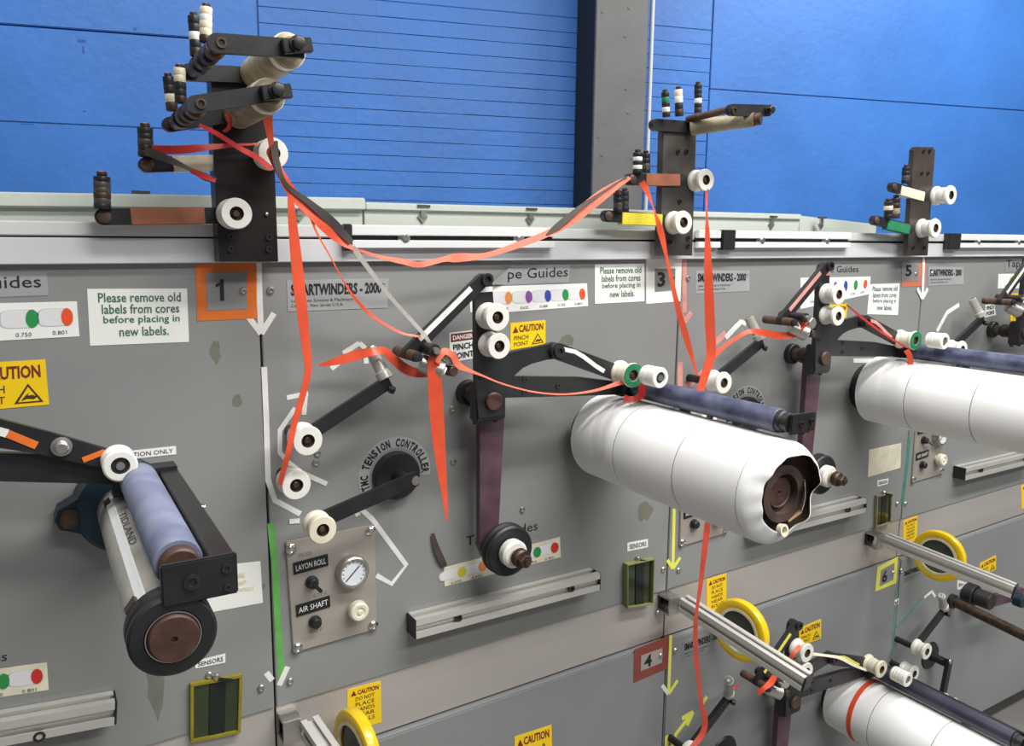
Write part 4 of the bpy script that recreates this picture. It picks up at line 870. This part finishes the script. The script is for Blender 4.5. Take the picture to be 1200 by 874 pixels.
def pinch(q, where): return sheet('pinch_point_label', 'white pinch point label ' + where, 'label', q, 'paper', [('rect', .05, .68, .95, .96, 'ink_red', 'header'), ('text', 'DANGER', .12, .74, .88, .9, 'paper', .03), ('text', 'PINCH', .12, .38, .88, .6, 'ink', .03), ('text', 'POINT', .12, .08, .88, .3, 'ink', .03)], 'pinch point labels')
pinch([(526.5, 390), (557, 386.5), (559, 419), (527, 425)], 'left of the middle pair of white spools'); pinch([(1155, 350), (1164, 349), (1167, 369), (1154, 372)], 'at the right edge by the far link')
sheet('white_strip_label', 'narrow white label behind the top of the middle forked arm', 'label', [(550, 340), (556, 339), (556, 365), (551, 366)], 'paper')
def placard(q, num, frame, where, iq, Y=0.0, inner='panel', nq=(.25, .2, .62, .8)):
    r = sheet('number_placard', where, 'placard', q, frame, (), 'bay number placards', Y)
    f2 = quad_map(iq, Y); b = MB(); b.hexa([f2(0, 0, -.0012), f2(1, 0, -.0012), f2(1, 1, -.0012), f2(0, 1, -.0012), f2(0, 0), f2(1, 0), f2(1, 1), f2(0, 1)], inner); c = b.build('number_field', r)
    b = MB()
    if num == '1':
        u0, v0, u1, v1 = nq; w = u1 - u0; h = v1 - v0
        b.prism([f2(u0 + w * x, v0 + h * y, -.0018) for x, y in ((.5, 0), (1, 0), (1, 1), (.68, 1), (.5, .86), (0, .78), (0, .64), (.5, .7))], V((0, .0002, 0)), 'ink')
    else: put_text(b, lambda u, v: f2(u, v, -.0015), num, *nq, 'ink', .03)
    b.build('lettering', c)
    return r
placard([(229, 309.5), (300.5, 307), (301, 373), (231, 376)], '1', 'orange_tape', 'number 1 placard framed in orange tape', [(241, 320), (289, 318), (290, 362), (243, 364)], nq=(.22, .25, .42, .82))
placard([(757, 302), (799, 301.5), (797, 353), (757, 356)], '3', 'paper', 'number 3 placard framed in white', [(767, 315), (791, 314.5), (790.5, 340), (767, 342)], nq=(.12, .2, .5, .86))
r = placard([(1057, 308), (1085, 307.5), (1084, 335), (1056.5, 336)], '5', 'salmon_tape', 'number 5 placard with faded orange tape edge', [(1056, 307), (1076.5, 307), (1076, 329), (1056, 329.5)], nq=(.22, .25, .58, .85))
placard([(743, 761), (783.5, 745), (782, 783), (742, 800)], '4', 'brown_frame', 'number 4 placard framed in brown', [(751, 768), (776, 759), (775.5, 776), (750.5, 786)], -.010, 'plate', (.15, .1, .5, .9))
placard([(1028, 665), (1052, 652), (1050, 683), (1025.5, 693)], '6', 'yellow_tape', 'number 6 placard framed in pale yellow tape', [(1032, 668), (1048, 659), (1046.5, 679), (1030.5, 687)], -.010, 'panel_low', (.12, .12, .5, .86))
sheet('station_label', 'narrow white label cut off by the left white spool', 'label', [(115, 532), (206, 522.5), (206.5, 532), (116, 542)], 'paper', [('text', 'STATION ONLY', .27, .24, .96, .76, 'ink_soft')])
for q, wh, t in (([(735, 636), (759, 631.5), (759, 641), (735, 646)], 'above the middle framed window', 'SENSORS'), ([(1028, 563), (1041, 560.5), (1040, 567), (1028, 570)], 'above the right framed window', 'SENSORS'), ([(228, 775), (264, 765.5), (264, 776), (229, 783)], 'below the brown end cap at left', 'SENSORS')):
    sheet('small_label', 'small white printed label ' + wh, 'label', q, 'paper', [('text', t, .1, .22, .92, .78, 'ink_soft', .01)], 'small white labels')
sheet('paper_card', 'white card with faded yellow writing beside the left end bracket', 'card', [(205, 668), (305, 657.5), (308, 706), (205, 725)], 'paper', [('text', 'WARNING', .62, .66, .8, .78, 'ink_yellow'), ('text', 'AIR SHAFT', .6, .5, .82, .6, 'ink_yellow'), ('text', 'DO NOT OPERATE WITHOUT', .4, .34, .9, .43, 'ink_yellow')])
sheet('paper_card', 'aged beige card with yellow edge above the right framed window', 'card', [(1018, 527), (1056, 519), (1055, 548), (1017, 559)], 'paper_aged')
sheet('paper_strip', 'pale paper strip on the panel above the far white roll', 'card', [(1000, 420), (1038, 420), (1036, 425), (1000, 425)], 'paper')
pocket([(222, 799), (283, 788), (281, 856), (222, 868)], 'large yellow framed tinted window at lower left', .008); pocket([(730, 659), (762, 652), (760.5, 705), (730, 710)], 'lime edged tinted window under the middle of the white roll', .015, 'lime_edge', w=.035, hw=.025); pocket([(1025, 580), (1043, 576), (1041.5, 612), (1023.5, 618)], 'narrow tinted window near the right control plate', .008, 'olive_roller')

# ---- tape markings on the panels
strips('tape_arrow', 'white tape arrow pointing down right of placard 1', 'marking', [[(303, 308), (304, 345), (306, 391)], [(290, 370), (306, 391)], [(321, 367), (306, 391)]], 'white_tape', .0085)
strips('tape_line', 'long white tape line running down beside the first panel seam', 'marking', [[(309.5, 430), (312, 490), (314, 562), (322, 586), (352, 602)]], 'white_tape', .0085)
strips('tape_line', 'jointed white tape line behind the upper white spool', 'marking', [[(346, 478), (328, 504), (328, 530), (337, 541), (352, 553)], [(336, 466), (361, 461)], [(356, 486), (358, 461)], [(352, 553), (383, 567)], [(339, 611), (351, 610)]], 'white_tape', .0075)
strips('tape_line', 'white tape line bent beside the control plate', 'marking', [[(413, 590), (420, 604)], [(416, 590), (436, 608), (476, 662), (459, 684), (441, 674)], [(426, 585), (432, 583)]], 'white_tape', .0085)
strips('tape_line', 'white tape pieces behind the grey guide post of the upper tension arm', 'marking', [[(388, 432), (397, 425)], [(402, 414), (421, 402)], [(421, 402), (428, 408)], [(428, 415), (429, 426)]], 'white_tape', .008)
strips('tape_line', 'green tape line beside the control plate', 'marking', [[(317, 613), (322, 660), (325, 720), (330, 796)]], 'green_tape', .0105)
strips('arrow_mark', 'white tape arrow head at the foot of the green line', 'marking', [[(312, 788), (319, 797)], [(337, 781), (327, 803)]], 'white_tape', .009)
strips('tape_arrow', 'pale yellow tape arrow under the torn white roll', 'marking', [[(790, 596), (788.5, 665)], [(782, 656), (788.5, 666)], [(797, 653), (788.5, 666)]], 'yellow_tape', .008)
strips('tape_arrow', 'pale yellow tape arrow right of placard 4', 'marking', [[(786, 744), (783.5, 812)], ([(776, 803), (783, 813)], 'white_tape', .009), [(794, 797), (783.5, 813)]], 'yellow_tape', .008, -.010)
strips('tape_arrow', 'pale yellow tape arrow pointing up beside the lower tension arm', 'marking', [[(787, 876), (792, 860), (811, 835)], [(799, 842), (812, 834)], [(805, 850), (812, 834)], [(781, 874), (781, 862)], [(822, 826), (828, 816)]], 'yellow_tape', .010, -.010)
strips('tape_arrow', 'clear pink tape arrow right of placard 3', 'marking', [[(802, 304), (802, 366)], [(796, 366), (802, 377)], [(810, 366), (802, 377)]], 'pink_tape', .012)
strips('tape_line', 'pink tape pieces above the blue layon roller', 'marking', [[(797, 424), (797, 456)], [(803, 455), (828, 432)], [(829, 410), (850, 390)], ([(850, 396), (868, 377), (874, 379)], 'white_tape', .012)], 'pink_tape', .014)
strips('tape_arrow', 'white tape arrow over the edge of placard 5', 'marking', [[(1082.5, 301), (1081, 350)], [(1075, 338), (1081, 350)], [(1087, 338), (1081, 350)]], 'white_tape', .010, -.0015)
strips('tape_line', 'teal tape line down the third panel seam', 'marking', [[(1065.5, 513), (1062, 550), (1057, 590)]], 'teal_tape', .014)
strips('tape_line', 'faded green tape line below placard 6', 'marking', [[(1051, 690), (1049, 720), (1044, 772)], [(1050, 735), (1063, 722), (1080, 700)]], 'faint_teal', .010, -.010)
strips('arrow_mark', 'white tape corner mark at the end of the faded green line', 'marking', [[(1083, 700), (1092, 693), (1096, 699)], ([(1048, 706), (1053, 704)], 'white_tape', .016)], 'white_tape', .008, -.010)
strips('tape_triangle', 'small white tape triangle below the right bar', 'marking', [[(1122.5, 680), (1122.5, 690)], [(1122.5, 681), (1133, 684)], [(1122.5, 690), (1133, 685)]], 'white_tape', .008, -.010)
strips('tape_line', 'white tape strip behind the far tension arm', 'marking', [[(1098, 388), (1110, 366), (1124, 357)]], 'white_tape', .012)

# ================================================================== LOOSE WEB TAPES
T = ribbon
T('web_tape', 'wide orange tape falling from the first post to the white spools', [(340, 228, -.1, .007, 10), (343, 262, -.1, .012, 10), (350, 330, -.1, .0165, 15), (358, 400, -.1, .013, 20), (361, 432, -.1, .011, 30), (355, 462, -.1, .010, 30), (344, 500, -.1, .010, 35), (338, 530, -.1, .009, 30), (331, 555, -.09, .008, 20), (328, 568, -.085, .006, 0)], 'red_tape')
T('web_tape', 'thick twisted orange tape bundle slanting from the first post across the channel', [(318, 182, -.095, .010, 0), (330, 205, -.1, .012, 20), (342, 225, -.1, .014, 10), (362, 247, -.1, .015, 30), (385, 268, -.1, .0175, 10), (402, 283, -.1, .014, 30), (415, 292, -.1, .008, 60)], 'red_tape')
T('web_tape', 'dark grey tape lying along the upper side of the orange bundle', [(321, 165, -.1, .010, 10), (324, 190, -.1, .010, 30), (335, 216, -.102, .006, 0), (362, 237, -.102, .009, 20), (390, 261, -.102, .013, 0), (412, 284, -.102, .009, 20)], 'grey_tape')
T('web_tape', 'orange tape hanging under the top roller of the first post', [(313, 136, -.12, .012, 0), (316, 155, -.11, .010, 20), (318, 170, -.1, .008, 30), (319, 182, -.095, .012, 10), (326, 195, -.095, .01, 10)], 'red_tape')
T('web_tape', 'thin red tape from the second fork to the upper white spool of the first post', [(233, 146, -.15, .004, 0), (255, 157, -.13, .006, 20), (280, 173, -.11, .007, 30), (300, 184, -.1, .008, 20), (318, 198, -.1, .008, 20)], 'red_dark')
T('web_tape', 'flat red tape stretched from a pin to the upper white spool of the first post', [(179, 175, -.06, .0105, 0), (210, 175.5, -.06, .011, 0), (250, 172, -.06, .008, 20), (285, 169.5, -.06, .004, 30), (310, 168.5, -.06, .003, 30)], 'red_dark')
T('web_tape', 'grey and red tape twisting under the white wrapped arm of the first post', [(170, 177, -.06, .010, 0), (185, 182, -.062, .011, 10), (205, 190, -.062, .009, 30), (222, 198, -.062, .007, 50), (240, 207, -.062, .010, 10), (252, 211, -.06, .007, 0)], 'grey_tape')
T('web_tape', 'red tape end showing below the white wrapped arm of the first post', [(224, 200, -.064, .006, 0), (238, 206, -.064, .008, 10), (253, 211, -.06, .007, 20)], 'red_dark')
T('web_tape', 'pink tape band over the upper white spool of the lower forked winder', [(938, 757, -.135, .009, 0), (931, 764, -.14, .009, 10), (924, 776, -.13, .010, 10)], 'red_fade')
T('web_tape', 'red tape loop hanging behind the roller of the second fork', [(266, 133, -.1, .006, 0), (270, 143, -.1, .006, 20), (267, 151, -.1, .005, 20), (262, 154, -.09, .003, 20)], 'red_dark')
T('web_tape', 'faded orange tape sagging along the channel to the second post', [(415, 291, -.09, .003, 0), (445, 301, -.09, .006, 30), (475, 307, -.09, .010, 30), (492, 310, -.09, .009, 10), (520, 304, -.09, .010, 40), (535, 302, -.09, .014, 10), (570, 299, -.09, .011, 40), (610, 286, -.09, .011, 20), (645, 272, -.09, .013, 30), (675, 253, -.09, .020, 20), (705, 229, -.085, .022, 30), (725, 215, -.08, .016, 40), (738, 208, -.07, .007, 30)], 'red_fade')
T('web_tape', 'dark strand edging the sagging tape near the second post', [(640, 276, -.092, .003, 0), (655, 264, -.092, .012, 20), (680, 243, -.092, .010, 40), (705, 226, -.088, .005, 20), (735, 207, -.073, .004, 20)], 'grey_tape')
T('web_tape', 'thin red tape sagging from the bundle towards the middle guide rods', [(350, 236, -.1, .005, 0), (363, 250, -.1, .006, 20), (370, 270, -.1, .003, 30), (385, 297, -.1, .002, 30), (402, 328, -.1, .002, 30), (418, 352, -.1, .0045, 10), (440, 373, -.1, .005, 30), (470, 390, -.1, .004, 30), (492, 394, -.105, .004, 30)], 'red_tape')
T('web_tape', 'clear tape strand running from the bundle end to the middle guide rods', [(413, 289, -.1, .008, 0), (430, 312, -.1, .007, 10), (455, 345, -.1, .006, 10), (480, 373, -.1, .006, 10), (497, 392, -.11, .006, 10), (505, 404, -.11, .005, 0)], 'clear_tape')
T('web_tape', 'short orange tape crossing the grey guide post of the middle tension arm', [(374, 428, -.05, .003, 0), (395, 423, -.06, .012, 10), (418, 416, -.07, .016, 20), (438, 412, -.085, .012, 20), (450, 411, -.075, .012, 20), (460, 420, -.075, .014, 10), (475, 432, -.08, .016, 10), (490, 437, -.09, .014, 0), (505, 436, -.1, .013, 0)], 'red_tape')
T('web_tape', 'wide orange tape end hanging free in front of the round tension controller', [(507, 415, -.13, .008, 0), (508, 425, -.13, .018, 10), (510, 455, -.13, .0215, 10), (513, 500, -.13, .021, 15), (517, 545, -.13, .016, 20), (521, 580, -.13, .010, 30), (524, 612, -.13, .002, 30)], 'red_tape')
T('web_tape', 'orange tape loop with a thin strand swinging to the blue layon roller', [(512, 425, -.135, .006, 0), (520, 412, -.135, .012, 30), (530, 416, -.135, .010, 20), (537, 427, -.13, .014, 40), (550, 434, -.12, .009, 50), (565, 440, -.115, .004, 40), (590, 450, -.11, .003, 30), (625, 459, -.108, .003, 30), (660, 462, -.108, .003, 30), (695, 458, -.108, .005, 30), (722, 450, -.12, .008, 20), (736, 446, -.125, .009, 20)], 'red_fade')
T('web_tape', 'grey tape scrap stuck beside the lower middle dot strip', [(507, 625, -.004, .006, 0), (511, 640, -.006, .010, 10), (517, 655, -.006, .012, 10), (521, 664, -.004, .011, 0)], 'grey_tape')
T('web_tape', 'red tape slanting from the brown wrapped arm over placard 3', [(752, 213, -.075, .012, 0), (760, 228, -.08, .009, 30), (766, 245, -.085, .003, 40), (774, 270, -.09, .012, 20), (782, 305, -.09, .007, 40), (793, 355, -.09, .010, 20), (804, 395, -.09, .012, 10), (813, 425, -.09, .006, 30), (817, 440, -.09, .004, 30)], 'red_tape')
T('web_tape', 'orange tape dropping from the upper spool of the second post to a white spool', [(828, 221, -.075, .006, 0), (828, 245, -.08, .003, 20), (829, 275, -.085, .009, 10), (830, 320, -.09, .016, 10), (832, 380, -.09, .019, 5), (833, 415, -.09, .018, 10), (826, 440, -.09, .017, 30), (820, 458, -.09, .014, 10)], 'red_tape')
T('web_tape', 'orange tape winding past the guide post in the bay left of placard 5', [(833, 420, -.08, .014, 40), (850, 405, -.08, .010, 40), (868, 393, -.085, .009, 30), (880, 388, -.085, .010, 20), (895, 390, -.09, .014, 0), (912, 393, -.1, .015, 0), (928, 392, -.11, .016, 20), (938, 383, -.125, .018, 30), (945, 374, -.125, .012, 30)], 'red_tape')
T('web_tape', 'maroon tape from the right pair of spools to the green rimmed spool', [(992, 357, -.13, .003, 0), (1010, 372, -.13, .005, 20), (1030, 387, -.13, .005, 30), (1050, 400, -.13, .004, 20), (1062, 407, -.13, .004, 0)], 'red_dark')
T('web_tape', 'red tape wrapped beside the green rimmed spool on the torn white roll', [(731, 466, -.13, .012, 0), (741, 468, -.14, .010, 20), (751, 463, -.145, .014, 10), (753, 450, -.145, .012, 0)], 'red_dark')
T('web_tape', 'red tape piece wrapped on the right layon roller', [(1062, 410, -.13, .012, 0), (1066, 417, -.135, .012, 0), (1067, 427, -.135, .012, 0)], 'red_tape')
T('web_tape', 'long red tape hanging from the torn roll down past placard 4', [(829, 612, -.12, 0.0094, 0), (828, 625, -.12, 0.0125, 20), (825, 650, -.12, 0.0109, 20), (821, 685, -.12, 0.0094, 30), (817, 712, -.12, 0.0078, 40), (815, 735, -.12, 0.0094, 20), (816, 770, -.12, 0.0094, 20), (819, 800, -.12, 0.0086, 30), (822, 825, -.12, 0.0094, 30), (826, 842, -.12, 0.0125, 20), (824, 858, -.12, 0.0125, 20), (814, 872, -.12, 0.0109, 10), (806, 880, -.12, 0.0094, 10)], 'red_dark2')
T('web_tape', 'red tape behind the black tension arm of the lower middle bay', [(830, 843, -.05, .006, 0), (845, 825, -.05, .008, 20), (858, 808, -.06, .006, 20), (866, 803, -.06, .005, 20)], 'red_dark')
T('web_tape', 'red tape pieces among the guide rods behind the lower bar', [(888, 812, -.13, .012, 0), (896, 806, -.14, .010, 20), (903, 800, -.14, .014, 20), (908, 792, -.14, .012, 20)], 'red_tape')
T('web_tape', 'cream tape running from the lower pair of spools to the elbow spool', [(951, 766, -.12, .007, 0), (968, 768, -.125, .006, 20), (985, 771, -.125, .008, 20), (1000, 779, -.13, .007, 20), (1015, 785, -.13, .006, 0)], 'cream_tape')

for o in SC.objects:
    if '_o' in o: del o['_o']
